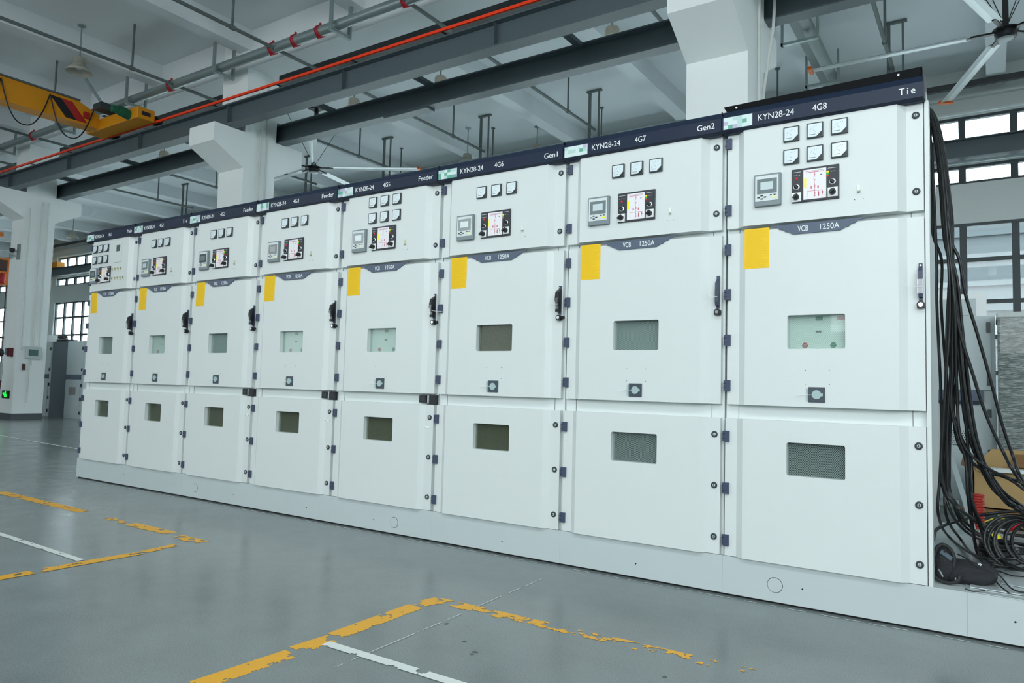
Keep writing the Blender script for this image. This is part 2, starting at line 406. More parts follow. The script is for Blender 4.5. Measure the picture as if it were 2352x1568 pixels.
b = MB(); b.cyl((-9.5, 9.6, 6.45), (7.2, 9.6, 6.45), 0.07, 16); b.build('pipe', GALV, mp2)
for x in (-13.8, -10.8, -7.8, -4.81, -1.70, 1.18, 4.1, 6.89):
    q = MB(); q.box(x-0.028, x+0.028, 9.45, 9.49, 6.36, 7.44); q.box(x+0.20, x+0.23, 9.46, 9.49, 6.36, 7.44); q.box(x-0.07, x+0.28, 9.44, 9.50, 7.44, ZC-0.001); q.box(x-0.029, x+0.231, 9.49, 9.7, 6.345, 6.36)
    q.build('hanger', PIPEP, mp2)
bx = [(-13.4, 'leftmost'), (-10.4, 'second'), (-7.5, 'third'), (-4.6, 'fourth'), (-1.68, 'fifth'), (1.25, 'sixth'), (4.2, 'seventh'), (6.95, 'last')]
for x, wd in bx:
    p = thing('sprinkler_branch', (x, 0, 6.66), 'thin grey pipe crossing under the ceiling, %s of the row from the left' % wd, 'pipe', 'thin branch pipes')
    q = MB(); q.cyl((x, -6, 6.66), (x, 9.6, 6.66), 0.03, 10); q.build('pipe', PIPEP, p)
    for y in (2.75, 8.4):
        q = MB(); q.cyl((x, y, 6.66), (x, y, ZC), 0.02, 8); q.cyl((x, y-0.04, 6.66), (x, y+0.04, 6.66), 0.042, 10); q.build('drop', PIPEP, p)
def dropper(x, y, zb, label):
    q = MB(); q.cyl((x, y, zb), (x, y, ZC), 0.018, 8); q.cyl((x, y, ZC-0.02), (x, y, ZC), 0.05, 10)
    tag(q.build('drop_pipe', PIPEP, origin=(x, y, ZC)), label, 'pipe', 'short drop pipes in the rear bay')
for (px, py), lab in (((922, 340), 'short drop pipe beside the hanger above cabinet 4G5'), ((1133, 294), 'short drop pipe beside the hanger above cabinet 4G6'), ((1382, 247), 'short drop pipe beside the hanger above cabinet 4G7'), ((2042, 120), 'short drop pipe behind the big fan blade above cabinet 4G8'), ((1786, 157), 'thin drop rod behind the column above the left end of 4G8')):
    P = on(px, py, 2, ZC); dropper(P.x, P.y, 6.2, lab)
# heavy pipe seen end-on behind the near column
dp = thing('duct_pipe', (5.95, 8, 6.5), 'thick grey pipe in bracket clamps right of the big near column', 'pipe')
q = MB(); q.cyl((6.0, 5.2, 6.72), (6.0, 11.5, 6.72), 0.09, 18); q.build('pipe', mat('tray_grey', (140, 150, 150), 0.6), dp)
q = MB(); q.box(5.72, 5.88, 5.2, 11.5, 6.86, 6.96); q.build('tray', mat('tray_grey', (140, 150, 150), 0.6), dp)
for y in (7.4, 9.2):
    q = MB(); q.box(5.6, 5.63, y, y+0.06, 6.52, 7.1); q.box(5.6, 6.12, y, y+0.06, 6.52, 6.56); q.box(6.12, 6.15, y, y+0.06, 6.52, 7.1); q.build('bracket', GALV, dp)

# ------------------------------------------------------------------ high-bay lamps
def lamp(x, y, zb, label):
    l = thing('high_bay_lamp', (x, y, ZC), label, 'ceiling lamp', 'high-bay lamps')
    q = MB(); q.cyl((x, y, zb+0.27), (x, y, ZC), 0.014, 8); q.lathe([(0, 0), (0.07, 0), (0.07, -0.02), (0.02, -0.03)], (x, y, ZC), 14); q.build('rod', GALV, l)
    q = MB(); q.lathe([(0.02, 0.28), (0.09, 0.27), (0.10, 0.25), (0.10, 0.14), (0.11, 0.135), (0.11, 0.12), (0.095, 0.11)], (x, y, zb), 20)
    for k in range(20):
        a = 2*math.pi*k/20; c, s = math.cos(a), math.sin(a); q.bar((x+0.102*c, y+0.102*s, zb+0.15), (x+0.102*c, y+0.102*s, zb+0.25), 0.008, 0.008)
    q.build('housing', LAMPW, l)
    q = MB(); q.lathe([(0.10, 0.11), (0.15, 0.085), (0.195, 0.03), (0.212, 0.0), (0.218, 0.0), (0.20, 0.035), (0.155, 0.092), (0.10, 0.118)], (x, y, zb), 28); q.build('reflector', LAMPW, l)
    q = MB(); q.lathe([(0, 0.05), (0.05, 0.06), (0.05, 0.14)], (x, y, zb), 14); q.build('bulb', mat('bulb_glass', (222, 226, 222), 0.3), l)
for px, py, lab in ((185, 150, 'high-bay lamp hanging at upper left above the yellow crane girder'),):
    lamp(-5.5, 2.27, 6.60, lab)
lamp(3.45, 5.85, 6.42, 'high-bay lamp left of the big near column, above the rear beam')
lamp(-2.05, 5.75, 6.37, 'high-bay lamp above the rear beam, right of the middle column')
lamp(0.0, 5.9, 6.42, 'high-bay lamp mostly sunk behind the rear beam, between two others')
lamp(-8.6, 5.75, 6.38, 'high-bay lamp seen above the beams left of the middle column')
lamp(-2.45, 9.95, 6.55, 'high-bay lamp peeking over the header of cabinet 4G6')
lamp(-0.9, 10.7, 6.75, 'high-bay lamp peeking over the right end of header 4G6')
lamp(-21.5, 9.7, 6.45, 'distant high-bay lamp just left of the leftmost cabinet')

# ------------------------------------------------------------------ big ceiling fans
BLADE = mat('fan_blade', (176, 184, 184), 0.3, metal=0.4)
def fan(x, y, z, a0, label):
    f = thing('ceiling_fan', (x, y, z), label, 'ceiling fan', 'large five-blade ceiling fans')
    q = MB(); q.lathe([(0, -0.08), (0.11, -0.08), (0.125, -0.065), (0.13, 0.0), (0.12, 0.05), (0.08, 0.075), (0, 0.075)], (x, y, z), 24)
    q.lathe([(0.13, 0.03), (0.155, 0.03), (0.155, 0.045), (0.13, 0.045)], (x, y, z), 24); q.build('hub', BLACK, f)
    q = MB(); q.lathe([(0, -0.092), (0.085, -0.092), (0.095, -0.08)], (x, y, z), 24); q.build('hub_cap', mat('hub_cap_grey', (176, 182, 182), 0.4), f)
    q = MB(); q.bar((x, y, z+0.07), (x, y, ZC), 0.07, 0.05, up=(0, 1, 0)); q.box(x-0.15, x+0.15, y-0.12, y+0.12, ZC-0.08, ZC)
    q.build('downrod', BLACK, f)
    for k in range(4):
        a = math.radians(45+90*k); q = MB()
        q.tube([(x+0.03*math.cos(a), y+0.03*math.sin(a), z+0.12), (x+0.75*math.cos(a), y+0.75*math.sin(a), ZC-0.05)], 0.006, 6); q.build('guy_wire', BLACK, f)
    for k in range(5):
        a = math.radians(a0+72*k); d = Vector((math.cos(a), math.sin(a), 0)); s = Vector((-d.y, d.x, 0)); c = Vector((x, y, z+0.02))
        q = MB(); q.bar(c+d*0.11, c+d*0.45, 0.05, 0.025); q.build('blade_holder', BLACK, f)
        pr = [(-0.085, -0.012), (-0.05, 0.012), (0.0, 0.02), (0.06, 0.012), (0.09, -0.005), (0.06, -0.003), (0, 0.0), (-0.05, -0.008)]
        q = MB(); vs = []
        for t in (0.40, 2.42):
            for u, v in pr: vs.append(c + d*t + s*u + Vector((0, 0, v - u*0.15)))
        n = len(pr); q.add(vs, [list(range(n))[::-1], [n+i for i in range(n)]] + [(i, (i+1) % n, n+(i+1) % n, n+i) for i in range(n)], 0)
        bl = q.build('blade', BLADE, f)
        q = MB(); p = c + d*2.42; q.bar(p, p+d*0.06, 0.21, 0.05); q.build('tip', mat('fan_tip_orange', (226, 106, 20), 0.5), bl)
fan(8.496, 7.415, 6.0, 180.8-72, 'big ceiling fan at the upper right with orange blade tips')
fan(-4.69, 7.09, 6.0, 30.0, 'big ceiling fan behind the cabinets, above header 4G4')

# ------------------------------------------------------------------ yellow overhead crane
cr = thing('overhead_crane', (-6.5, 3.3, 6.0), 'yellow overhead travelling crane with black and red stripes, upper left', 'crane')
gx0, gx1 = -6.78, -6.45
b = MB()
b.add([(gx0, -12.5, 6.0), (gx1, -12.5, 6.0), (gx1, 3.14, 5.99), (gx0, 3.14, 5.99), (gx0, -12.5, 6.42), (gx1, -12.5, 6.42), (gx1, 2.75, 6.42), (gx0, 2.75, 6.42), (gx1, 3.14, 6.26), (gx0, 3.14, 6.26)],
      [(0, 3, 2, 1), (4, 5, 6, 7), (1, 2, 8, 6, 5), (0, 4, 7, 9, 3), (3, 9, 8, 2), (7, 6, 8, 9), (0, 1, 5, 4)])
b.build('girder', CRY, cr)
b = MB(); b.box(gx0-0.04, gx1+0.04, -12.5, 2.75, 6.421, 6.45); b.build('top_flange', STEEL, cr)
b = MB(); b.box(-6.95, -5.05, 3.14, 3.48, 5.98, 6.20); b.build('end_carriage', CRY, cr, bevel=0.015)
for x in (-6.8, -5.25):
    q = MB(); q.cyl((x, 3.60, 6.09), (x, 3.70, 6.09), 0.10, 18); q.box(x-0.06, x+0.06, 3.4, 3.6, 6.03, 6.15); q.build('wheel', BLACK, cr)
q = MB(); q.box(-5.048, -5.03, 3.22, 3.38, 6.05, 6.12); q.build('buffer', BLACK, cr)
q = MB(); q.cyl((-5.35, 2.92, 6.10), (-5.35, 3.22, 6.07), 0.085, 20); q.cyl((-5.35, 2.82, 6.10), (-5.35, 2.92, 6.10), 0.07, 20); q.cyl((-5.35, 3.10, 6.07), (-5.35, 3.14, 6.07), 0.092, 20)
for k in range(12):
    a = 2*math.pi*k/12; q.bar((-5.35+0.087*math.cos(a), 2.95, 6.10+0.087*math.sin(a)), (-5.35+0.087*math.cos(a), 3.10, 6.08+0.087*math.sin(a)), 0.01, 0.012)
q.build('drive_motor', mat('motor_green', (14, 92, 62), 0.45), cr)
q = MB(); q.box(-6.36, -6.05, 2.96, 3.50, 6.30, 6.42); q.build('control_box', mat('crane_box_dark', (54, 66, 68), 0.5), cr)
for i, (m_, y0) in enumerate(((BLACK, 2.22), (CRRED, 2.42))):
    q = MB(); q.add([(gx1+0.003, y0, 6.37), (gx1+0.003, y0+0.2, 6.37), (gx1+0.003, y0+0.5, 6.03), (gx1+0.003, y0+0.3, 6.03)], [(0, 1, 2, 3)]); q.build('stripe', m_, cr)
q = MB(); q.box(gx1, gx1+0.05, 2.83, 2.93, 6.12, 6.24); q.build('stop_block', CRRED, cr)
ys = [-3.1, -2.2, -1.3, -0.4, 0.5, 1.39, 2.2, 3.0]
for i in range(7):
    a, c_ = ys[i], ys[i+1]; pts = []
    for k in range(17):
        t = k/16; y = a+(c_-a)*t; pts.append((gx1+0.06, y, 6.36-0.72*(1-abs(2*t-1)**2.4)))
    q = MB(); q.tube(pts, 0.012, 6); q.build('festoon_cable', CABLE, cr)
q = MB(); q.bar((-6.15, 3.02, 6.42), (-6.5, 2.85, 6.92), 0.03, 0.05); q.build('collector_arm', GALV, cr)

# ------------------------------------------------------------------ distant crane parts at the left edge
dc = thing('overhead_crane', (-20, 6, 5.1), 'orange crane carriage with a red hook block, glimpsed at the far left edge', 'crane')
ORG = mat('crane_orange', (214, 112, 24), 0.5)
b = MB(); b.box(-19.9, -19.5, 5.3, 6.6, 5.72, 5.86); b.build('girder', ORG, dc)
b = MB(); b.box(-20.5, -20.0, 5.3, 7.05, 4.55, 5.10); b.build('carriage', ORG, dc, bevel=0.02)
b = MB(); b.box(-20.35, -20.05, 6.92, 7.08, 4.15, 4.55); b.build('leg', ORG, dc)
b = MB(); b.box(-19.995, -19.95, 6.6, 6.95, 4.62, 5.0); b.cyl((-19.95, 6.75, 4.8), (-19.85, 6.75, 4.8), 0.14, 16); b.build('winch', mat('winch_dark', (66, 40, 30), 0.5), dc)
b = MB(); b.lathe([(0, 0), (0.09, 0.03), (0.1, 0.28), (0.04, 0.36)], (-20.0, 6.84, 4.18), 12); b.build('hook_block', CRRED, dc)
b = MB(); b.cyl((-20.0, 6.98, 1.6), (-20.0, 6.98, 4.15), 0.022, 6); b.build('chain', BLACK, dc)
et = thing('crane_end_truck', (-25.6, 11.5, 5.95), 'small orange crane end truck with green motor on the far back runway', 'crane')
b = MB(); b.box(-29.2, -26.7, 11.52, 11.84, 5.96, 6.20); b.build('carriage', CRY, et)
b = MB(); b.cyl((-28.2, 11.3, 6.12), (-27.3, 11.3, 6.12), 0.15, 16); b.build('motor', mat('motor_green', (14, 92, 62), 0.45), et)

# ------------------------------------------------------------------ base platform
PT = 0.21
pl = thing('base_platform', (0, 0, 0), 'long pale grey steel base under the whole cabinet row', 'plinth')
GX = {1: .056, 2: 1.004, 3: 1.972, 4: 2.958, 5: 3.966, 6: 4.990, 7: 6.02, 8: 7.034, 9: 8.02}
segs = [0.03, 1.0, 1.972, 2.958, 3.966, 4.99, 6.02, 7.034, 8.16, 9.6]
for a, c_ in zip(segs[:-1], segs[1:]):
    q = MB(); q.box(a+0.0003, c_-0.0003, 0, 2.1, 0.012, PT); q.build('section', PLINTH, pl)
q = MB(); q.box(0.05, 9.58, 0.015, 2.08, 0, 0.012); q.build('foot', DARK, pl)
for x, z in ((2.193, .1), (4.637, .09), (7.31, .098)):
    q = MB(); q.cyl((x, -0.0025, z), (x, 0, z), 0.037, 40, smooth=False)
    q.build('round_cover', PLINTH, pl)
    q = MB(); q.lathe([(0.037, -0.0006), (0.0395, -0.0006)], (x, 0, z), 32, axis=1); q.build('cover_gap', DARK, pl)
for x, z in ((2.757, .095), (1.86, .107), (.976, .115), (3.697, .092), (4.433, .085), (5.586, .085), (6.527, .087), (7.446, .1), (8.34, .112)):
    q = MB(); q.cyl((x, -0.001, z), (x, 0.002, z), 0.0045, 10); q.build('bolt_hole', DARK, pl)

# ------------------------------------------------------------------ the switchgear cabinets
def prof_door(b, x0, x1, z0, z1, hole=None, yb=0.032, e=0.024):
    """bent door skin: flat margins, chamfers and a raised middle, with an opening"""
    w = x1-x0; a0, a1, c1, c0 = x0+0.063, x0+0.100, x1-0.110, x1-0.073
    P = [(x0, 0), (a0, 0), (a1, -e), (c1, -e), (c0, 0), (x1, 0)]
    def q(p, r, za, zb): b.add([(p[0], p[1], za), (r[0], r[1], za), (r[0], r[1], zb), (p[0], p[1], zb)], [(0, 1, 2, 3)])
    for i in (0, 1, 3, 4): q(P[i], P[i+1], z0, z1)
    if hole:
        h0, h1, k0, k1 = hole
        q((a1, -e), (h0, -e), z0, z1); q((h1, -e), (c1, -e), z0, z1); q((h0, -e), (h1, -e), z0, k0); q((h0, -e), (h1, -e), k1, z1)
        r = 0.011; n = 5
        for cx, cz, sx, sz in ((h0, k0, 1, 1), (h1, k0, -1, 1), (h0, k1, 1, -1), (h1, k1, -1, -1)):
            pts = [(cx, cz)] + [(cx+sx*(r-r*math.sin(t)), cz+sz*(r-r*math.cos(t))) for t in [math.pi/2*i/n for i in range(n+1)]]
            b.prism(pts, 1, -e, -e+0.006)
        for (xa, za, xb, zb) in ((h0, k0, h1, k0), (h0, k1, h1, k1), (h0, k0, h0, k1), (h1, k0, h1, k1)):
            b.add([(xa, -e, za), (xb, -e, zb), (xb, yb, zb), (xa, yb, za)], [(0, 1, 2, 3)])
        for xa, xb, za, zb in ((x0, h0, z0, z1), (h1, x1, z0, z1), (h0, h1, z0, k0), (h0, h1, k1, z1)):
            b.add([(xa, yb, za), (xb, yb, za), (xb, yb, zb), (xa, yb, zb)], [(3, 2, 1, 0)])
    else:
        q((a1, -e), (c1, -e), z0, z1); b.add([(x0, yb, z0), (x1, yb, z0), (x1, yb, z1), (x0, yb, z1)], [(3, 2, 1, 0)])
    for z in (z0, z1): b.add([(p[0], p[1], z) for p in P] + [(x1, yb, z), (x0, yb, z)], [list(range(8))])
    for x in (x0, x1): b.add([(x, 0, z0), (x, yb, z0), (x, yb, z1), (x, 0, z1)], [(0, 1, 2, 3)])
def hinge(x, z, parent):
    q = MB(); q.box(x+0.008, x+0.037, -0.015, 0.0, z-0.030, z+0.030); q.box(x+0.001, x+0.008, -0.012, 0.006, z-0.028, z+0.028)
    for k in (-0.012, 0.012): q.box(x+0.0, x+0.016, -0.0155, -0.0118, z+k-0.001, z+k+0.001, 1)
    q.build('hinge', [NAVY2, DARK], parent)
def lock(x, z, parent):
    q = MB(); q.lathe([(0, -0.0068), (0.0083, -0.0068), (0.0085, -0.005)], (x, 0, z), 16, 1, 1); q.lathe([(0.0085, -0.005), (0.0095, -0.0075), (0.0150, -0.0075), (0.0172, -0.005), (0.0178, 0.0)], (x, 0, z), 20, 0, 1)
    q.box(x-0.002, x+0.002, -0.0073, -0.0068, z-0.004, z+0.006, 2)
    q.build('lock', [mat('lock_grey', (46, 56, 62), 0.5), mat('lock_core', (196, 206, 208), 0.4, metal=0.2), BLACK], parent)
EY = -0.036
EB = -0.024
def meter(x, z, parent, kind):
    s = 0.0405; q = MB(); q.box(x-s, x+s, EY-0.012, EY, z-s, z+s)
    m = q.build('panel_meter', BEZEL, parent, bevel=0.002)
    d = MB(); y = EY-0.0125; i = 0.034
    d.add([(x-i, y, z-i), (x+0.008, y, z-i), (x+i, y, z-i+0.026), (x+i, y, z+i), (x-i, y, z+i)], [(0, 1, 2, 3, 4)], 0)
    d.add([(x+0.010, y, z-i), (x+i, y, z-i), (x+i, y, z-i+0.024)], [(0, 1, 2)], 1)
    for k in range(9):
        a = math.radians(100+ (k-4)*13 + 35); c, s_ = math.cos(a), math.sin(a); ox, oz = x+0.012, z-0.016
        d.bar((ox+0.036*c, y-0.0004, oz+0.036*s_), (ox+0.040*c, y-0.0004, oz+0.040*s_), 0.0012, 0.0004, 2, up=(0, 1, 0))
    a = math.radians(135); d.bar((x+0.004, y-0.0004, z-0.010), (x+0.004+0.016*math.cos(a), y-0.0004, z-0.010+0.016*math.sin(a)), 0.0012, 0.0004, 2, up=(0, 1, 0))
    d.box(x-0.024, x+0.004, y-0.0006, y, z-0.0235, z-0.0215, 3)
    d.build('dial', [DIAL, BLACK, INK, BLACK], m)
def relay(x0, x1, z0, z1, parent, dark):
    q = MB(); q.box(x0, x1, EY-0.022, EY, z0, z1); r = q.build('protection_relay', GREYP, parent, bevel=0.003)
    w, h = x1-x0, z1-z0; y = EY-0.0222
    q = MB(); q.box(x0+0.05*w, x1-0.08*w, y-0.0015, y, z0+0.15*h, z1-0.06*h); q.build('face', LIGHTP, r)
    q = MB(); q.box(x0+0.12*w, x1-0.14*w, y-0.003, y-0.0014, z0+0.38*h, z1-0.16*h, 0); q.box(x0+0.25*w, x1-0.28*w, y-0.0034, y-0.003, z0+0.50*h, z1-0.26*h, 1)
    q.build('screen', [mat('relay_screen_dark', (82, 90, 92), 0.15, coat=0.6) if dark else SCREEN, SCREEN if dark else LCD], r)  # reflections painted in: screen tone differs between units
    q = MB()
    for a, c_ in ((0.18, 0.27), (0.30, 0.32), (0.30, 0.22), (0.42, 0.27)): q.box(x0+a*w-0.007, x0+a*w+0.007, y-0.004, y-0.0014, z0+c_*h-0.0028, z0+c_*h+0.0028, 0)
    for a in (0.64, 0.78): q.box(x0+a*w-0.005, x0+a*w+0.005, y-0.004, y-0.0014, z0+0.32*h-0.002, z0+0.32*h+0.002, 0)
    q.box(x0+0.7*w, x0+0.84*w, y-0.003, y-0.0014, z0+0.22*h, z0+0.26*h, 1)
    q.build('keypad', [BLACK, LYEL], r)
def control_panel(x0, x1, z0, z1, parent):
    w, h = x1-x0, z1-z0; y = EY-0.010
    q = MB(); q.box(x0, x1, y, EY, z0, z1); r = q.build('control_panel', PANELD, parent, bevel=0.002)
    a0, a1 = x0+0.255*w, x0+0.735*w
    q = MB(); q.box(a0, a1, y-0.001, y, z0+0.06*h, z1-0.06*h, 0); yy = y-0.0014
    cx = (a0+a1)/2
    def rb(xa, xb, za, zb, mi): q.box(xa, xb, yy, y-0.0009, za, zb, mi)
    rb(a0+0.06*w, a1-0.04*w, z0+0.845*h, z0+0.86*h, 1); rb(a0+0.04*w, a1-0.06*w, z0+0.885*h, z0+0.893*h, 2)
    t = 0.0009
    rb(cx-t, cx+t, z0+0.70*h, z0+0.84*h, 1); rb(cx-t, cx+t, z0+0.12*h, z0+0.52*h, 1)
    q.bar((cx, yy, z0+0.56*h), (cx-0.006, yy, z0+0.68*h), 0.0018, 0.0006, 1, up=(0, 1, 0))
    for zz in (0.78, 0.62, 0.45, 0.40, 0.24, 0.19, 0.14): rb(cx-0.005, cx+0.005, z0+zz*h, z0+(zz+0.008)*h, 1)
    rb(cx-0.16*w, cx+0.16*w, z0+0.295*h, z0+0.305*h, 1)
    for dx, zt in ((-0.16, 0.12), (0.16, 0.14), (0.075, 0.12)): rb(cx+dx*w-t, cx+dx*w+t, z0+zt*h, z0+0.30*h, 1)
    for dx in (-0.07, 0.07): rb(cx+dx*w-0.004, cx+dx*w+0.004, z0+0.36*h, z0+0.44*h, 3)
    rb(cx+0.065*w, cx+0.095*w, z0+0.13*h, z0+0.26*h, 3); rb(cx+0.145*w, cx+0.175*w, z0+0.2*h, z0+0.26*h, 3)
    rb(a0+0.015*w, a0+0.06*w, z0+0.42*h, z0+0.70*h, 4); rb(a1-0.12*w, a1-0.09*w, z0+0.74*h, z0+0.77*h, 2)
    q.build('mimic_diagram', [MIMIC, REDINK, INK, mat('mimic_pink', (222, 120, 140), 0.5), LYEL], r)
    q = MB()
    for xx in (x0+0.03*w, x0+0.77*w):
        q.box(xx, xx+0.17*w, y-0.0008, y, z0+0.90*h, z0+0.91*h)
        for k in (0, 1, 2): q.box(xx+k*0.06*w, xx+k*0.06*w+0.03*w, y-0.0008, y, z0+0.80*h, z0+0.81*h)
    q.build('panel_print', WHITE, r)
    for dx, dz, m_ in ((0.105, 0.715, LRED), (0.765, 0.80, LYEL), (0.765, 0.74, LGRN), (0.765, 0.68, LRED)):
        q = MB(); rr = 0.0065; q.lathe([(0, -0.006), (rr*0.7, -0.005), (rr, 0)], (x0+dx*w, y, z0+dz*h), 12, axis=1); q.build('indicator_lamp', m_, r)
    for dx, dz in ((0.105, 0.46), (0.865, 0.50)):
        c = (x0+dx*w, y, z0+dz*h)
        q = MB(); q.lathe([(0.009, -0.004), (0.016, -0.005), (0.018, 0)], c, 20, 0, 1); q.lathe([(0, -0.016), (0.010, -0.015), (0.011, 0)], c, 16, 1, 1)
        q.bar((c[0]-0.008, c[1]-0.017, c[2]+0.009), (c[0]+0.008, c[1]-0.017, c[2]-0.009), 0.005, 0.004, 1, up=(0, 1, 0)); q.build('selector_knob', [CHROME, BLACK], r)
    for dx, dz in ((0.10, 0.16), (0.87, 0.20)):
        c = (x0+dx*w, y, z0+dz*h)
        q = MB(); q.box(c[0]-0.024, c[0]+0.024, y-0.003, y, c[2]-0.024, c[2]+0.024, 0); q.lathe([(0, -0.034), (0.010, -0.033), (0.014, -0.02), (0.016, -0.003)], c, 18, 1, 1)
        q.bar((c[0]-0.012, y-0.030, c[2]-0.010), (c[0]+0.012, y-0.030, c[2]+0.010), 0.009, 0.016, 1, up=(0, 1, 0)); q.build('control_switch', [WHITE, BLACK], r)
def grille(b, x0, x1, z0, z1, y, cw=0.0085, ch=0.0125, t=0.0013):
    """diamond mesh of flat wires clipped to the rectangle"""
    sl = ch/cw; W_, H_ = x1-x0, z1-z0
    k = -int(H_/ch)-2
    while k*cw < W_+H_/sl+cw:
        for s in (1, -1):
            # line x = k*cw + u , z = sl*u  (or mirrored)
            u0, u1 = 0.0, H_/sl
            xs = k*cw
            a = max(u0, -xs); c = min(u1, W_-xs)
            if c-a > 0.001:
                pa = (xs+a, sl*a); pb = (xs+c, sl*c)
                if s < 0: pa = (W_-pa[0], pa[1]); pb = (W_-pb[0], pb[1])
                b.bar((x0+pa[0], y, z0+pa[1]), (x0+pb[0], y, z0+pb[1]), t, 0.0006, 0, up=(0, 1, 0))
        k += 1
CLAB = {1: ('4G1', 'Main'), 2: ('4G2', 'Tie'), 3: ('4G3', 'Feeder'), 4: ('4G4', 'Feeder'), 5: ('4G5', 'Feeder'), 6: ('4G6', 'Gen1'), 7: ('4G7', 'Gen2'), 8: ('4G8', 'Tie')}
EXTRA = {1: 'leftmost, with six meters and small switches', 2: 'with three meters, second from the left', 3: 'with three meters, third from the left', 4: 'with three meters, left of the six-meter 4G5',
         5: 'with six meters, in the middle of the row', 6: 'with three meters, third from the right', 7: 'with three meters, left of the last cabinet', 8: 'rightmost, under a black top plate'}
def cabinet(u):
    x0, x1 = GX[u], GX[u+1]; w = x1-x0
    X = lambda f: x0+f*w
    c = thing('switchgear_cabinet', (x0, 0, PT), 'pale grey switchgear cabinet marked %s %s, %s' % (CLAB[u][0], CLAB[u][1], EXTRA[u]), 'electrical cabinet', 'switchgear cabinets in the row')
    # body
    b = MB(); fr = 0.005
    b.box(x0+fr, x1-fr, 0.034, 0.12, PT, 2.60); b.box(x0+fr, x1-0.062, 0.12, 1.9, PT, 2.60)
    for f in (0.075, 0.925):
        b.box(X(f)-0.001, X(f)+0.001, 0.0325, 0.035, 0.93, 1.04, 1); b.box(X(f)-0.001, X(f)+0.001, 0.0325, 0.035, 1.97, 2.01, 1)
    b.box(x0-fr+0.0003, x0+fr-0.0003, 0.06, 0.12, PT, 2.53, 1)
    b.build('frame', [FRAME, DARK], c)
    if u == 8:
        q = MB(); q.box(x1-0.012, x1+0.006, 0.0, 0.09, PT, 2.545); q.build('corner_post', CAB, c)
    dr = 0.983 if u != 3 else 0.972
    # header
    q = MB()
    q.prism([(-0.058, 2.548), (-0.058, 2.622), (-0.02, 2.665), (0.10, 2.665), (0.10, 2.60), (0.0, 2.60), (0.0, 2.535), (-0.03, 2.535)], 0, x0-0.005, x1-0.010)
    q.box(x1-0.010, x1-0.006, -0.05, 0.1, 2.54, 2.66, 1)
    h = q.build('header', [NAVY, BLACK], c)
    letters('KYN28-24', X(0.195), X(0.385), -0.0582, 2.570, 2.604, 'lettering', WHITE, h)
    letters(CLAB[u][0], X(0.478), X(0.548), -0.0582, 2.570, 2.604, 'lettering', WHITE, h)
    lw = {'Tie': 0.072, 'Main': 0.085, 'Feeder': 0.135, 'Gen1': 0.10, 'Gen2': 0.10}[CLAB[u][1]]
    letters(CLAB[u][1], X(0.955)-lw, X(0.955), -0.0582, 2.570, 2.604, 'lettering', WHITE, h, spacing=1.35 if CLAB[u][1] == 'Tie' else 1.0)
    q = MB(); rng = random.Random(u)
    q.box(X(0.005), X(0.165), -0.0605, -0.058, 2.552, 2.618, 0)  # pale logo plate, its random colour blocks imitate pixelation over the logo
    for k in range(6):
        for j in range(3):
            r_ = rng.random()
            if r_ > 0.45: mi = 1 if r_ < 0.68 else (2 if r_ < 0.86 else 3)
            else: continue
            q.box(X(0.005)+k*0.026*w, X(0.005)+(k+1)*0.026*w, -0.0608, -0.0605, 2.552+j*0.022, 2.552+(j+1)*0.022, mi)
    q.build('logo_mosaic', [mat('sticker_mint', (212, 230, 228), 0.5), mat('mosaic_pale', (182, 212, 208), 0.5), mat('mosaic_green', (104, 168, 150), 0.5), mat('mosaic_mauve', (190, 178, 206), 0.5)], h)
    if u == 8:
        q = MB(); ya = -0.012
        q.add([(x0-0.01, ya, 2.70), (x1-0.02, ya, 2.715), (x1-0.02, ya, 2.66), (x0+0.012, ya, 2.664), (x0-0.01, ya+0.004, 2.70), (x1-0.02, ya+0.004, 2.715), (x1-0.02, ya+0.004, 2.66), (x0+0.012, ya+0.004, 2.664)],
              [(0, 3, 2, 1), (4, 5, 6, 7), (0, 1, 5, 4), (1, 2, 6, 5), (2, 3, 7, 6), (3, 0, 4, 7)])
        q.box(x1-0.024, x1-0.018, ya, 0.10, 2.54, 2.715)
        q.build('top_plate', mat('black_sheet', (8, 11, 14), 0.7, spec=0.15), c)
        q = MB()
        for xx, zz in ((x0+0.062, 2.685), (x0+0.865, 2.695)): q.cyl((xx, ya-0.001, zz), (xx, ya, zz), 0.0055, 12)
        q.build('plate_hole', WHITE, c)
    # instrument door
    q = MB(); prof_door(q, X(0.012), X(dr), 2.003, 2.566, e=0.036); d = q.build('instrument_door', CAB, c)
    for z in (2.4856, 2.1062): hinge(x0, z, d)
    for z in (2.478, 2.098): lock(X(0.951), z, d)
    if u == 1:
        for r_ in (2.455, 2.335):
            for f in (0.178, 0.298, 0.418): meter(X(f), r_, c, 0)
        relay(X(0.113), X(0.262), 2.085, 2.248, c, True); control_panel(X(0.29), X(0.53), 2.083, 2.253, c)
        q = MB(); q.box(X(0.57), X(0.735), EY-0.006, EY, 2.285, 2.505); md = q.build('small_cover', CAB, c, bevel=0.001)
        q = MB(); q.box(X(0.635), X(0.705), EY-0.009, EY-0.006, 2.40, 2.465); q.build('small_window', mat('meter_window_dark', (90, 96, 102), 0.2), md)
        for n_, za in ((4, 2.215), (5, 2.118)):
            for k in range(n_):
                xx = X(0.565)+k*0.058*w
                q = MB(); q.box(xx-0.010, xx+0.010, EY-0.004, EY, za-0.018, za+0.018, 0); q.box(xx-0.005, xx+0.004, EY-0.012, EY-0.004, za-0.006, za+0.012, 1); q.build('toggle_switch', [CREAM, mat('switch_grey', (160, 160, 138), 0.5)], c)
    else:
        six = u in (5, 8)
        for r_ in ((2.472, 2.35) if six else (2.418,)):
            for f in (0.368, 0.487, 0.607): meter(X(f), r_, c, 0)
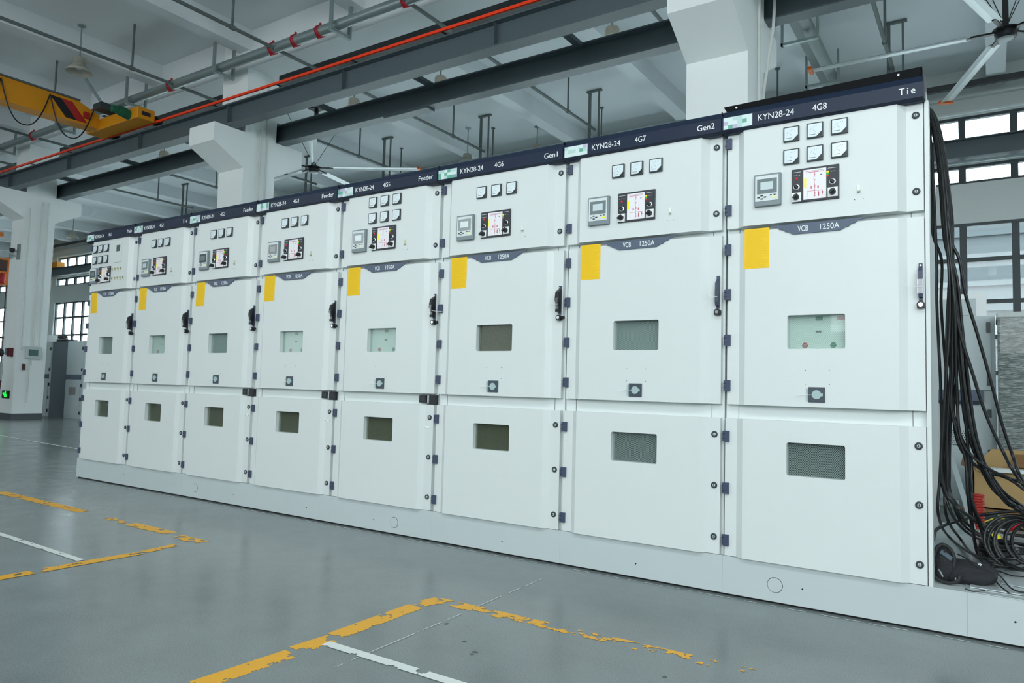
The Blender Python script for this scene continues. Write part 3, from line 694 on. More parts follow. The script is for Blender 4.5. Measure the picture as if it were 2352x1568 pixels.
        relay(X(0.176), X(0.317), 2.098, 2.272, c, u in (3, 4)); control_panel(X(0.371), X(0.605), 2.098, 2.277, c)
        xx, za = X(0.697), 2.136
        q = MB(); q.box(xx-0.006, xx+0.006, EY-0.008, EY, za-0.016, za+0.018, 0); q.box(xx-0.007, xx+0.007, EY-0.012, EY-0.004, za-0.018, za-0.012, 1); q.build('toggle_switch', [WHITE if u > 5 else CREAM, mat('switch_grey', (160, 160, 138), 0.5)], c)
        for dx in (-0.02, 0.02):
            q = MB(); q.cyl((xx+dx, EY-0.0008, 2.082), (xx+dx, EY, 2.082), 0.0022, 8); q.build('screw_hole', DARK, d)
    # breaker door
    hw = (X(0.345), X(0.629), 1.330, 1.507)
    q = MB(); prof_door(q, X(0.020), X(dr), 1.030, 1.972, hw); d = q.build('breaker_door', CAB, c)
    for z in (1.8851, 1.6351, 1.3821, 1.1321): hinge(x0, z, d)
    cx = X(0.492); n0, n1 = X(0.26), X(0.724)
    E_ = [(0.0, 1.990), (0.002, 1.983), (0.034, 1.978), (0.044, 1.967), (0.064, 1.963), (0.074, 1.952), (0.090, 1.949), (0.114, 1.935)]
    P = [(n1-a, z) for a, z in E_] + [(n0+a, z) for a, z in reversed(E_)]
    q = MB(); q.prism([(p[0], p[1]) for p in P], 1, EB-0.008, EB); npl = q.build('name_plate', SLATE, d)
    letters('VCB', cx-0.092, cx-0.040, EB-0.0082, 1.947, 1.977, 'lettering', WHITE, npl)
    letters('1250A', cx+0.018, cx+0.110, EB-0.0082, 1.947, 1.977, 'lettering', WHITE, npl)
    q = MB(); ya = EB-0.0012; l0, l1 = X(0.117), X(0.25)
    q.box(l0, l1, ya, EB, 1.768, 1.986, 0)
    rng = random.Random(u+50); z = 1.775
    while z < 1.978:
        e = l1-0.004-rng.random()**2*0.05; q.box(l0+0.005, e, ya-0.0002, ya, z, z+0.0022, 1); z += 0.0053
    q.build('warning_label', [YELLOW, LINE], d)
    vg = MB(); vg.box(hw[0]+0.001, hw[1]-0.001, 0.004, 0.008, hw[2]+0.001, hw[3]-0.001); vp = vg.build('viewing_window', VIEW, d)
    q = MB(); grille(q, hw[0], hw[1], hw[2], hw[3], 0.0125); q.build('wire_grille', WIRE if u != 6 else mat('grille_olive', (120, 120, 96), 0.5), d)
    q = MB(); mi = 0
    q.box(hw[0], hw[1], 0.028, 0.031, hw[2], hw[3], 0)
    if u in (2, 4, 5, 8):
        for fx, fz, m_ in ((0.28, 0.12, 1), (0.77, 0.12, 2)):
            q.lathe([(0, -0.003), (0.014, -0.003), (0.015, 0)], (hw[0]+fx*(hw[1]-hw[0]), 0.028, hw[2]+fz*0.177), 20, m_, 1)
        q.box(hw[0]+0.13, hw[0]+0.165, 0.027, 0.028, hw[3]-0.026, hw[3]-0.006, 2); q.box(hw[1]-0.045, hw[1]-0.01, 0.027, 0.028, hw[3]-0.026, hw[3]-0.006, 1)
        q.box(hw[0]+0.13, hw[0]+0.158, 0.027, 0.028, hw[2]+0.088, hw[2]+0.098, 3)
    q.build('breaker_front', [INNER if u in (2, 4, 5, 8) else (OLIVE if u in (1, 6) else mat('inner_grey', (112, 124, 126), 0.5)), mat('button_red', (190, 70, 78), 0.4), mat('button_green', (20, 120, 84), 0.4), BLACK], c)
    for f, z in ((0.436, 1.219), (0.553, 1.219), (0.436, 1.147), (0.553, 1.147)):
        q = MB(); q.cyl((X(f), EB-0.0008, z), (X(f), EB, z), 0.0022, 8); q.build('screw_hole', DARK, d)
    # racking keyhole with its transparent tag and cable tie
    lx0, lx1, lz0, lz1 = X(0.452), X(0.533), 1.055, 1.133; lcx, lcz = (lx0+lx1)/2, (lz0+lz1)/2
    q = MB(); q.box(lx0, lx1, EB-0.006, EB, lz0, lz1); la = q.build('racking_socket', mat('socket_slate', (66, 76, 86), 0.45), d, bevel=0.002)
    q = MB(); q.cyl((lcx, EB-0.010, lcz), (lcx, EB-0.006, lcz), 0.023, 28, smooth=False); q.box(lcx+0.015, lcx+0.03, EB-0.009, EB-0.006, lcz-0.007, lcz+0.007)
    q.build('socket_cap', mat('socket_cap', (168, 190, 190) if u != 7 else (236, 240, 240), 0.3), la)
    q = MB(); q.box(lx0-0.012, lx0+0.010, EB-0.008, EB-0.0068, lz0+0.004, lz1-0.008); q.build('plastic_tag', CLEAR, la)
    q = MB(); q.tube([(lcx-0.018, EB-0.010, lcz-0.002), (lcx-0.05, EB-0.014, lcz-0.001), (lcx-0.10, EB-0.016, lcz-0.008)], 0.0012, 6); q.build('cable_tie', WHITE, la)
    # handle
    hx = X(0.967)
    q = MB(); q.box(hx-0.008, hx+0.008, -0.014, 0.0, 1.560, 1.742); q.cyl((hx, -0.016, 1.731), (hx, -0.014, 1.731), 0.004, 10, 1)
    hb = q.build('door_handle', [NAVY2, CHROME], d, bevel=0.001)
    q = MB()
    if u >= 7: q.prism([(-0.014, 1.722), (-0.036, 1.70), (-0.040, 1.60), (-0.034, 1.575), (-0.014, 1.572)], 0, hx-0.009, hx+0.009)
    else: q.prism([(-0.014, 1.722), (-0.050, 1.70), (-0.062, 1.64), (-0.052, 1.640), (-0.044, 1.60), (-0.050, 1.575), (-0.014, 1.572)], 0, hx-0.011, hx+0.011)
    q.build('lever', BLACK if u < 7 else NAVY2, hb)
    q = MB(); yy0 = -0.046 if u < 7 else -0.030; q.prism([(yy0-0.016, 1.660), (yy0-0.016, 1.590), (yy0, 1.585), (yy0, 1.665)], 0, hx-0.013, hx+0.013); q.build('plastic_sleeve', CLEAR, hb)
    q = MB(); q.cyl((hx, -0.030, 1.539), (hx, 0.0, 1.539), 0.0175, 20, 0); q.cyl((hx, -0.033, 1.539), (hx, -0.030, 1.539), 0.010, 16, 1); q.box(hx-0.016, hx+0.016, -0.022, 0, 1.523, 1.548, 0)
    if u < 7: q.cyl((hx, -0.012, 1.539), (hx+0.035, -0.012, 1.539), 0.010, 12, 0)
    q.build('handle_lock', [BLACK, CHROME], hb)
    if u in (4, 5, 6, 7, 8):
        q = MB(); q.tube([(hx+0.008, -0.047, 1.622), (hx-0.02, -0.052, 1.624), (hx-0.062, -0.03, 1.634)] if u != 5 else [(hx-0.015, -0.06, 1.625), (hx+0.03, -0.04, 1.615), (hx+0.075, -0.01, 1.613)], 0.0012, 6); q.build('cable_tie', WHITE, hb)
    # cable door
    hl = (X(0.342), X(0.627), 0.672, 0.843)
    q = MB(); prof_door(q, X(0.010), X(dr), 0.213, 0.953, hl); d = q.build('cable_door', CAB, c)
    for z in (0.8553, 0.5741, 0.2949): hinge(x0-0.003, z, d)
    for z in (0.862, 0.583, 0.305): lock(X(0.951), z, d)
    vg = MB(); vg.box(hl[0]+0.001, hl[1]-0.001, 0.004, 0.008, hl[2]+0.001, hl[3]-0.001); vg.build('viewing_window', VIEW, d)
    q = MB(); grille(q, hl[0], hl[1], hl[2], hl[3], 0.0125); q.build('wire_grille', WIRE if u > 6 else mat('grille_olive', (120, 120, 96), 0.5), d)
    q = MB(); q.box(hl[0], hl[1], 0.028, 0.031, hl[2], hl[3]); q.build('dark_interior', CHAR if u > 6 else OLIVE, c)
    if u in (3, 4, 5):
        q = MB(); q.box(X(0.845), X(0.91), 0.005, 0.034, 0.965, 1.018, 0); q.box(X(0.92), X(0.995), 0.0, 0.034, 0.955, 1.02, 0); q.box(X(0.925), X(0.94), -0.003, 0.01, 0.96, 1.018, 1)
        q.box(X(0.86), X(0.90), 0.003, 0.006, 0.975, 1.008, 2); q.build('interlock_device', [BLACK, CHROME, PANELD], c)
        q = MB(); q.box(X(0.905), X(0.965), -0.003, 0.0, 0.785, 0.798, 0)
        for f in (0.912, 0.958): q.cyl((X(f), -0.004, 0.7915), (X(f), -0.003, 0.7915), 0.003, 8, 1)
        q.build('small_tag', [WHITE, BLACK], d)
    return c
for u in range(1, 9): cabinet(u)

# ------------------------------------------------------------------ floor markings (painted, worn)
FY = mat('floor_yellow', (236, 174, 40), 0.5, var=0.06, vscale=20)
FW = mat('floor_white', (226, 232, 228), 0.5)
def marking(name, pa, pb, width, m_, label, wear=0.0, cell=0.008, seed=0, group='worn floor lines', zo=None, nscale=14.0, cat='floor line'):
    zo = 0.0006+0.00012*seed
    A_, B_ = on(pa[0], pa[1], 2, 0), on(pb[0], pb[1], 2, 0); A_.z = B_.z = 0
    L = (B_-A_).length; d = (B_-A_)/L; s = Vector((-d.y, d.x, 0)); b = MB()
    nu, nv = max(1, int(L/cell)), max(2, int(width/cell))
    def keep(i, j):
        u, v = i/nu, j/nv
        wv = wear(u) if callable(wear) else wear
        p = Vector((i*cell*nscale, j*cell*nscale*1.3, seed*7.3))
        n = noise.fractal(p, 0.8, 2.0, 4)*0.9 + 0.5
        edge = min(v, 1-v)*2; lend = min(u*L, (1-u)*L)/0.05
        return n > wv + (0.22 if edge < 0.16 else 0) + (0.25 if lend < 0.5 else 0)-0.05
    K = [[keep(i, j) for j in range(nv)] for i in range(nu)]
    for i in range(nu):
        j = 0
        while j < nv:
            if K[i][j]:
                k = j
                while k < nv and K[i][k]: k += 1
                P = []
                for a, c_ in ((i, j), (i+1, j), (i+1, k), (i, k)):
                    q = A_ + d*(a*L/nu) + s*((c_/nv-0.5)*width); P.append((q.x, q.y, zo))
                b.add(P, [(0, 1, 2, 3)]); j = k
            else: j += 1
    if b.f: tag(b.build(name, m_, origin=(A_.x, A_.y, 0)), label, cat, group)
YW = 0.098
marking('floor_line', (420, 1584), (672, 1499), YW, FY, 'solid yellow line piece at the bottom edge of the photo', 0.02, seed=1)
marking('floor_line', (680, 1492), (768, 1464), YW, FY, 'short yellow line piece just above the bottom-edge piece', 0.12, seed=2)
marking('floor_line', (770, 1460), (962, 1389), YW, FY, 'yellow line piece leading up to the near corner', 0.16, seed=3)
marking('floor_line', (964, 1387), (1012, 1377), YW, FY, 'small chipped yellow piece at the near corner', 0.3, seed=4)
marking('floor_line', (1003, 1378), (1760, 1552), YW*0.9, FY, 'heavily worn yellow line running right from the near corner', lambda u: 0.30+0.48*u**0.6, seed=5)
marking('floor_line', (0, 1130), (192, 1175), YW, FY, 'worn yellow line at the left edge, farther from the camera', 0.18, seed=6)
marking('floor_line', (234, 1187), (292, 1201), YW*0.8, FY, 'faint chipped yellow remnant in the far line', 0.62, seed=7)
marking('floor_line', (300, 1203), (393, 1225), YW, FY, 'yellow line piece near the far corner', 0.2, seed=8)
marking('floor_line', (399, 1230), (467, 1246), YW, FY, 'ragged yellow piece forming the far corner', 0.33, seed=9)
marking('floor_line', (406, 1251), (328, 1268), YW*0.75, FY, 'thin worn yellow piece below the far corner', 0.3, seed=10)
marking('floor_line', (326, 1269), (84, 1312), YW*0.9, FY, 'long yellow line piece meeting the left white line', 0.08, seed=11)
marking('floor_line', (74, 1314), (-20, 1331), YW*0.9, FY, 'yellow line piece at the lower left edge', 0.08, seed=12)
marking('floor_line', (-20, 1220), (186, 1287), 0.045, FW, 'white line at the left running to the yellow line', -0.08, seed=13)
marking('floor_line', (748, 1477), (1075, 1578), 0.05, FW, 'white line at the bottom running to the yellow line', -0.08, seed=14)
marking('floor_line', (1262, 1322), (1080, 1400), 0.004, FW, 'hairline white scratch near the base of the cabinets', 0.2, cell=0.002, seed=15)
marking('floor_line', (1060, 1410), (770, 1532), 0.004, FW, 'hairline white scratch crossing the near corner', 0.35, cell=0.002, seed=16)
marking('floor_line', (200, 1104), (2340, 1495), 0.006, FW, 'thin chalk line parallel to the base of the cabinets', 0.42, cell=0.003, seed=17)
marking('floor_line', (0, 1000), (178, 1031), 0.05, FW, 'pale line on the floor beside the free-standing column', 0.3, seed=18)
for px, py, r_ in ((1066, 1473, .012), (1090, 1497, .016), (1083, 1502, .01), (1026, 1432, .012), (1526, 1554, .012)):
    P = on(px, py, 2, 0); q = MB(); pts = [(P.x+r_*(0.6+random.random()*0.6)*math.cos(a), P.y+r_*(0.6+random.random()*0.6)*math.sin(a), 0.0007) for a in [2*math.pi*k/9 for k in range(9)]]
    q.add(pts, [list(range(9))]); tag(q.build('floor_stain', mat('stain_dark', (84, 98, 92), 0.6), origin=(P.x, P.y, 0)), 'small dark speck on the grey floor in the foreground', 'stain', 'dark specks on the floor')

# ------------------------------------------------------------------ right side: cables
def Ppx(px, py, y): return on(px, py, 1, y)
def Pfl(px, py, z=0.225): return on(px, py, 2, z)
top = [(2122, 256, .20), (2134, 252, .24), (2150, 292, .30), (2163, 360, .36), (2172, 440, .40), (2180, 540, .42)]
topA = [(2122, 262, .20), (2131, 272, .24), (2140, 310, .30), (2146, 380, .36), (2150, 450, .40), (2153, 530, .43)]
topC = top[:5]+[(2186, 540, .41)]
routes = [
 ('left strand', [(2157, 600, .45), (2156, 690, .47), (2160, 780, .5), (2167, 880, .5), (2166, 1000, .5), (2162, 1100, .5), (2163, 1180, .5)], [(2185, 1235), (2240, 1275), (2310, 1280), (2380, 1275)], 2),
 ('left strand', [(2183, 640, .42), (2180, 740, .44), (2172, 860, .45), (2170, 980, .48), (2166, 1080, .5), (2180, 1140, .52), (2230, 1190, .56)], [(2300, 1225), (2380, 1240)], 3),
 ('left strand', [(2183, 640, .42), (2182, 740, .44), (2176, 860, .45), (2172, 980, .48), (2170, 1080, .5), (2172, 1130, .52), (2205, 1200, .56)], [(2262, 1240), (2330, 1250), (2390, 1258)], 3),
 ('middle strand', [(2190, 640, .42), (2194, 740, .44), (2190, 860, .46), (2186, 940, .48), (2205, 1010, .5), (2222, 1060, .52), (2228, 1150, .55)], [(2250, 1262), (2280, 1290), (2340, 1305)], 3),
 ('middle strand', [(2188, 640, .42), (2200, 740, .44), (2212, 860, .46), (2224, 960, .5), (2248, 1050, .56), (2290, 1120, .62), (2345, 1165, .66)], [(2400, 1200)], 4),
 ('middle strand', [(2192, 640, .42), (2204, 740, .44), (2218, 880, .46), (2238, 1000, .5), (2270, 1090, .56), (2310, 1150, .62), (2360, 1180, .66)], [(2410, 1210)], 3),
 ('middle strand', [(2186, 640, .42), (2196, 780, .44), (2206, 900, .46), (2216, 1000, .5), (2222, 1100, .55), (2235, 1180, .6)], [(2290, 1262), (2350, 1268)], 2),
 ('right strand', [(2196, 600, .40), (2212, 680, .42), (2240, 770, .45), (2270, 880, .5), (2298, 980, .55), (2322, 1050, .6), (2345, 1110, .65)], [(2400, 1180)], 1),
 ('right strand', [(2194, 640, .40), (2212, 760, .42), (2240, 860, .45), (2270, 950, .5), (2310, 1040, .55), (2352, 1105, .6)], [(2410, 1180)], 1),
 ('cross strand', [(2186, 700, .42), (2190, 900, .5), (2205, 1020, .52), (2262, 1075, .56), (2310, 1100, .6), (2360, 1122, .62)], [(2420, 1190)], 2),
]
ends_txt = ['outermost', 'inner', 'thick', 'twisting', 'slack', 'taut', 'drooping']
rng = random.Random(3); nc = 0
wheres = {'left strand': 'hanging closest to the side of cabinet 4G8', 'middle strand': 'in the middle of the bundle hanging beside cabinet 4G8', 'right strand': 'swinging out alone to the right of the hanging bundle', 'cross strand': 'crossing behind the hanging bundle toward the right edge'}
for name, mid, flo, n in routes:
    for k in range(n):
        j = lambda s: rng.uniform(-s, s)
        jtop = lambda: rng.uniform(-12, 9)
        jx = j(7); jy = j(0.05)
        sp = jtop(); pts = [Ppx(a+sp*g, b_+j(3)+abs(jx)-sp*0.4*g, y+jy*0.6) for (a, b_, y), g in zip(topA if mid[0][0] == 2157 else (topC if name == 'right strand' else top), (0.3, 0.5, 0.8, 0.9, 1.0, 1.0))]
        pts += [Ppx(a+jx*(1+0.5*i/len(mid))+j(3), b_+j(6), y+jy) for i, (a, b_, y) in enumerate(mid)]
        pts += [Pfl(a+jx*2+j(10), b_+j(8), 0.222+rng.random()*0.05) for a, b_ in flo]
        pts = [Vector((max(p.x, 7.972+0.012), p.y, max(p.z, 0.222))) for p in pts]
        q = MB(); q.tube(spline(pts, 5), 0.0076 if name != 'right strand' else 0.0085, 7)
        tag(q.build('power_cable', CABLE, origin=pts[0]), 'black cable ' + wheres[name], 'cable', 'black cables ' + name); nc += 1
# loops lying on the platform
def loopc(c, r, tilt, label, squash=1.0, rad=0.0085, name='cable_loop', group='cable loops on the platform'):
    pts = []
    ax = Vector((1, 0, 0)) if tilt is None else Vector((math.cos(tilt[0]), math.sin(tilt[0]), 0)); up = Vector((0, 0, 1)) if tilt is None else Vector((-math.sin(tilt[0])*math.cos(tilt[1]), math.cos(tilt[0])*math.cos(tilt[1]), math.sin(tilt[1])))
    for k in range(28):
        a = 2*math.pi*k/28; pts.append(Vector(c) + ax*(r*math.cos(a)) + up*(r*squash*math.sin(a)))
    pts = [Vector((p.x, p.y, max(p.z, 0.222))) for p in pts]
    q = MB(); q.tube(pts, rad, 7, closed=True); tag(q.build(name, CABLE, origin=c), label, 'cable', group)
for k in range(7):
    P = Ppx(2332+k*9, 1248+rng.uniform(-6, 6), 0.62+0.03*k)
    loopc((P.x, P.y, P.z), 0.125+rng.uniform(-0.015, 0.02), (0.15+rng.uniform(-.2, .2), 1.25+rng.uniform(-.15, .15)), 'black cable loop standing upright at the right edge of the photo')
P = Pfl(2292, 1275)
for k in range(5): loopc((P.x+rng.uniform(-.01, .01), P.y+rng.uniform(-.01, .01), 0.225+0.016*k), 0.085+rng.uniform(-.01, .01), (0, 0.0), 'flat coil of black cable lying behind the bag', name='cable_coil', group='flat coil of black cable', rad=0.008)
def floor_cable(pxs, label, r=0.0085, m_=CABLE, z=0.222, name='loose_cable', cat='cable'):
    pts = [Pfl(a, b_, z+r) for a, b_ in pxs]; q = MB(); q.tube(spline(pts, 8), r, 7); tag(q.build(name, m_, origin=pts[0]), label, cat)
pts = [Ppx(2143, 1240, .35), Ppx(2152, 1215, .5), Ppx(2190, 1198, .7), Ppx(2240, 1185, .9), Ppx(2300, 1176, .95), Ppx(2370, 1172, .95)]
q = MB(); q.tube(spline(pts, 6), 0.0085, 7); tag(q.build('power_cable', CABLE, origin=pts[0]), 'black cable arching from behind the post across to the right edge', 'cable')
for i, pxs in enumerate([[(2255, 1262), (2270, 1290), (2300, 1325), (2330, 1355), (2380, 1362)], [(2290, 1310), (2330, 1322), (2390, 1325)], [(2270, 1305), (2310, 1300), (2370, 1290)], [(2285, 1330), (2297, 1345), (2318, 1362)]]):
    floor_cable(pxs, ['thin black wire running from the coil down to the plate corner', 'thin black wire curving across the top metal plate', 'thin black wire ending under the upright loops', 'short thin black wire in front of the bag tip'][i], 0.0035, z=0.232)
floor_cable([(2218, 1352), (2235, 1358), (2262, 1356)], 'short black wire in front of the bag', 0.0025, z=0.232)
floor_cable([(2262, 1198), (2285, 1190), (2310, 1192), (2335, 1205), (2380, 1230)], 'bright yellow wire arching behind the black loops', 0.005, mat('wire_yellow', (232, 214, 10), 0.5), z=0.23)
# metal sheets
for i, (z, pxs) in enumerate(((0.211, [(2219, 1357), (2390, 1386), (2390, 1250), (2200, 1215)]), (0.2165, [(2228, 1348), (2400, 1375), (2400, 1270), (2240, 1250)]), (0.222, [(2300, 1340), (2410, 1360), (2410, 1280), (2330, 1270)]))):
    P = [Pfl(a, b_, z) for a, b_ in pxs]; q = MB(); q.add([(p.x, p.y, z) for p in P] + [(p.x, p.y, z+0.003) for p in P], [(3, 2, 1, 0), (4, 5, 6, 7), (0, 1, 5, 4), (1, 2, 6, 5), (2, 3, 7, 6), (3, 0, 4, 7)])
    tag(q.build('metal_sheet', mat('sheet_metal', (204, 214, 216), 0.25, metal=0.3), origin=(P[0].x, P[0].y, z)), ['lowest and widest pale metal sheet on the platform under the cables', 'middle pale metal sheet in the stack under the cables', 'topmost pale metal sheet at the right edge'][i], 'metal sheet', 'metal sheets on the platform')
# leaning bars
for (a, b_), lab in ((((2172, 1005), (2240, 1232)), 'long pale metal bar leaning in front of the grey perforated cabinet'), (((2196, 1150), (2210, 1226)), 'short pale metal bar leaning left of the long one')):
    pb = Pfl(b_[0], b_[1], 0.22); pa = Ppx(a[0], a[1], pb.y+0.35); q = MB(); q.bar(pa, pb+Vector((0, 0, 0.01)), 0.03, 0.012, up=(0, 1, 0)); tag(q.build('metal_bar', ALU, origin=pb), lab, 'metal bar')
# red ribbed stack and red mesh pile
P = Pfl(2247, 1214, 0.21); pr = []
for k in range(13): z = k*0.0185; pr += [(0.030, z), (0.042, z+0.004), (0.042, z+0.009), (0.030, z+0.013)]
q = MB(); q.lathe([(0, 0)]+pr+[(0, 0.24)], (P.x, P.y, 0.21), 20); tag(q.build('ribbed_insulator', mat('insulator_red', (178, 50, 42), 0.5), origin=P), 'upright stack of red ribbed discs behind the black cables', 'insulator')
q = MB(); P = Pfl(2352, 1226, 0.21)
for k in range(9): q.tube([(P.x-0.10+0.006*k, P.y-0.05+0.02*k, 0.222), (P.x-0.02, P.y-0.04+0.02*k, 0.285+0.004*(k % 3)), (P.x+0.14, P.y-0.05+0.02*k, 0.222)], 0.011, 6)
tag(q.build('red_mesh_sleeve', mat('mesh_red', (214, 20, 34), 0.5), origin=P), 'heap of bright red sleeving at the right edge', 'sleeve')
q = MB(); P = Pfl(2285, 1235, 0.21); q.lathe([(0, 0.02), (0.03, 0.018), (0.034, 0)], (P.x, P.y, 0.213), 14); tag(q.build('yellow_cap', LYEL, origin=P), 'small yellow cap lying behind the coil', 'cap')

# ------------------------------------------------------------------ black bag
def blob(c, sx, sy, sz, seed=0, power=0.65, zmin=None, rot=0):
    vs, fs = [], []; nu, nv = 36, 22
    for i in range(nv+1):
        t = math.pi*i/nv-math.pi/2
        for k in range(nu):
            a = 2*math.pi*k/nu
            f = lambda v: math.copysign(abs(v)**power, v)
            x = f(math.cos(t))*f(math.cos(a)); y = f(math.cos(t))*f(math.sin(a)); z = f(math.sin(t))
            n = noise.noise(Vector((x*2.2, y*2.2, z*2.2+seed*5)))*0.16
            p = Vector((x*sx*(1+n), y*sy*(1+n), z*sz*(1+n)))
            p.z *= 1-0.35*max(0, x)
            ca, sa = math.cos(rot), math.sin(rot); q = Vector((c[0]+p.x*ca-p.y*sa, c[1]+p.x*sa+p.y*ca, c[2]+p.z))
            if zmin is not None: q.z = max(q.z, zmin)
            vs.append(q)
    for i in range(nv):
        for k in range(nu): fs.append((i*nu+k, i*nu+(k+1) % nu, (i+1)*nu+(k+1) % nu, (i+1)*nu+k))
    return vs, fs
BAG = mat('bag_fabric', (36, 38, 42), 0.8, var=0.2, vscale=14, bump=0.5, bscale=220)
bag = thing('shoulder_bag', (8.14, 0.22, PT), 'black fabric bag with strap lying beside the foot of cabinet 4G8', 'bag')
q = MB(); vs, fs = blob((8.165, 0.22, PT+0.048), 0.115, 0.10, 0.052, 1, zmin=PT+0.001); q.add(vs, fs, 0, True); q.build('bag_body', BAG, bag)
q = MB(); vs, fs = blob((8.065, 0.20, PT+0.075), 0.042, 0.09, 0.078, 2, zmin=PT+0.001); q.add(vs, fs, 0, True); q.build('bag_flap', BAG, bag)
q = MB()
pp = [Ppx(2146, 1300, .13), Ppx(2150, 1262, .15), Ppx(2165, 1250, .17), Ppx(2184, 1262, .17), Ppx(2192, 1285, .15), Ppx(2188, 1304, .14), Ppx(2180, 1316, .17)]
q.tube(spline(pp, 6), 0.009, 8); q.build('carry_handle', RUBBER, bag)
pp = [Ppx(2143, 1318, .10), Ppx(2155, 1330, .10), Ppx(2178, 1338, .09), Ppx(2200, 1334, .09), Ppx(2204, 1322, .10)]
q = MB(); q.tube(spline(pp, 6), 0.008, 8); q.build('shoulder_strap', RUBBER, bag)
q = MB(); q.bar(Ppx(2156, 1306, .115), Ppx(2166, 1324, .10), 0.005, 0.004); q.box(8.108, 8.114, 0.112, 0.118, PT+0.01, PT+0.035); q.build('buckle', mat('buckle_grey', (168, 174, 176), 0.4), bag)
q = MB(); C0 = Ppx(2172, 1276, .125); q.bar(C0+Vector((-0.02, 0, 0.02)), C0+Vector((0.025, 0, -0.012)), 0.03, 0.006, up=(0, -0.3, 1)); q.build('pocket_window', mat('pocket_grey', (96, 110, 120), 0.2), bag)
q = MB(); C0 = Ppx(2246, 1294, .15); q.bar(C0, C0+Vector((0.012, 0, -0.008)), 0.004, 0.003); q.bar(C0+Vector((0.004, 0, 0.004)), C0+Vector((0.016, 0, -0.004)), 0.004, 0.003); q.build('white_mark', WHITE, bag)
q = MB(); pp = [Ppx(2200, 1272, .19), Ppx(2225, 1285, .15), Ppx(2250, 1304, .13)]; q.tube(spline(pp, 5), 0.0035, 6); q.build('zip', BLACK, bag)

# ------------------------------------------------------------------ background on the right
def bgcab(x0, x1, y, z1, label, bits):
    c = thing('background_cabinet', (x0, y, 0), label, 'electrical cabinet'); b = MB(); b.box(x0, x1, y, y+1.4, 0.0, z1); b.build('body', BGC, c, bevel=0.004)
    for nm, m_, bx_ in bits:
        q = MB(); q.box(*bx_); q.build(nm, m_, c)
    return c
yb = 4.70
c = bgcab(7.35, 8.31, yb, 1.94, 'pale grey cabinet with perforated vent standing behind the black cables', [
    ('upper_door', BGC, (7.4, 8.27, yb-0.02, yb, 1.19, 1.92)), ('lower_door', BGC, (7.4, 8.27, yb-0.02, yb, 0.08, 1.02)),
    ('slate_band', SLATE, (7.55, 8.21, yb-0.03, yb, 1.07, 1.185)), ('slate_band_lip', NAVY, (7.58, 8.17, yb-0.035, yb-0.03, 1.045, 1.08)),
    ('hinge', BEZEL, (8.235, 8.27, yb-0.04, yb-0.02, 1.77, 1.87)), ('hinge', BEZEL, (8.235, 8.27, yb-0.04, yb-0.02, 1.24, 1.33)), ('hinge', BEZEL, (8.235, 8.27, yb-0.04, yb-0.02, 0.92, 1.0)), ('hinge', BEZEL, (8.235, 8.27, yb-0.04, yb-0.02, 0.52, 0.6))])
q = MB()
for i in range(13):
    for j in range(8):
        q.add([(7.91+i*0.018+dx+(0.009 if j % 2 else 0), yb-0.021, 0.63+j*0.02+dz) for dx, dz in ((-0.006, 0), (0, -0.008), (0.006, 0), (0, 0.008))], [(0, 1, 2, 3)])
q.build('vent_perforation', DARK, c)
c2 = thing('relay_box', (7.8, yb, 1.94), 'white box on top of the grey cabinet behind the cables', 'box')
q = MB(); q.box(7.6, 8.24, yb+0.02, yb+0.7, 1.941, 2.17); q.build('body', WHITE, c2); q = MB(); q.box(7.83, 8.15, yb+0.005, yb+0.02, 1.95, 2.12); q.build('front_plate', BGC, c2)
WRAP = bpy.data.materials.new('stretch_wrap'); WRAP.use_nodes = True; nt = WRAP.node_tree; bb = nt.nodes['Principled BSDF']
tc = nt.nodes.new('ShaderNodeTexCoord'); mp_ = nt.nodes.new('ShaderNodeMapping'); mp_.inputs['Scale'].default_value = (7, 7, 50); mp_.inputs['Rotation'].default_value = (0, 0.25, 0)
n1 = nt.nodes.new('ShaderNodeTexNoise'); n1.inputs['Scale'].default_value = 1.6; n1.inputs['Detail'].default_value = 6; n1.inputs['Distortion'].default_value = 1.2
rp = nt.nodes.new('ShaderNodeValToRGB'); rp.color_ramp.elements[0].position = 0.42; rp.color_ramp.elements[1].position = 0.72
rp.color_ramp.elements[0].color = (*s2l((104, 116, 112)), 1); rp.color_ramp.elements[1].color = (*s2l((190, 200, 198)), 1)
bpn = nt.nodes.new('ShaderNodeBump'); bpn.inputs['Strength'].default_value = 0.9; bpn.inputs['Distance'].default_value = 0.02
nt.links.new(tc.outputs['Object'], mp_.inputs[0]); nt.links.new(mp_.outputs[0], n1.inputs['Vector']); nt.links.new(n1.outputs['Fac'], rp.inputs[0]); nt.links.new(rp.outputs[0], bb.inputs['Base Color'])
nt.links.new(n1.outputs['Fac'], bpn.inputs['Height']); nt.links.new(bpn.outputs['Normal'], bb.inputs['Normal']); bb.inputs['Roughness'].default_value = 0.25; bb.inputs['Coat Weight'].default_value = 0.5
cr2 = thing('wrapped_crate', (8.8, 4.6, 0), 'tall crate wrapped in shiny stretch film at the right edge', 'crate')
q = MB(); q.box(8.325, 9.3, 4.34, 5.2, 0.0, 1.9); q.build('wrapped_body', WRAP, cr2, bevel=0.02)
q = MB(); q.box(8.318, 9.31, 4.33, 5.21, 1.88, 1.935); q.build('foam_top', mat('foam_pale', (196, 204, 202), 0.6), cr2, bevel=0.012)
cb = thing('cardboard_box', (8.5, 3.4, 0.19), 'open cardboard box with raised flaps behind the cables at the right', 'box')
q = MB(); x0_, x1_, y0_, y1_, z0_, z1_ = 8.13, 8.95, 3.30, 4.0, 0.19, 0.50; t_ = 0.01
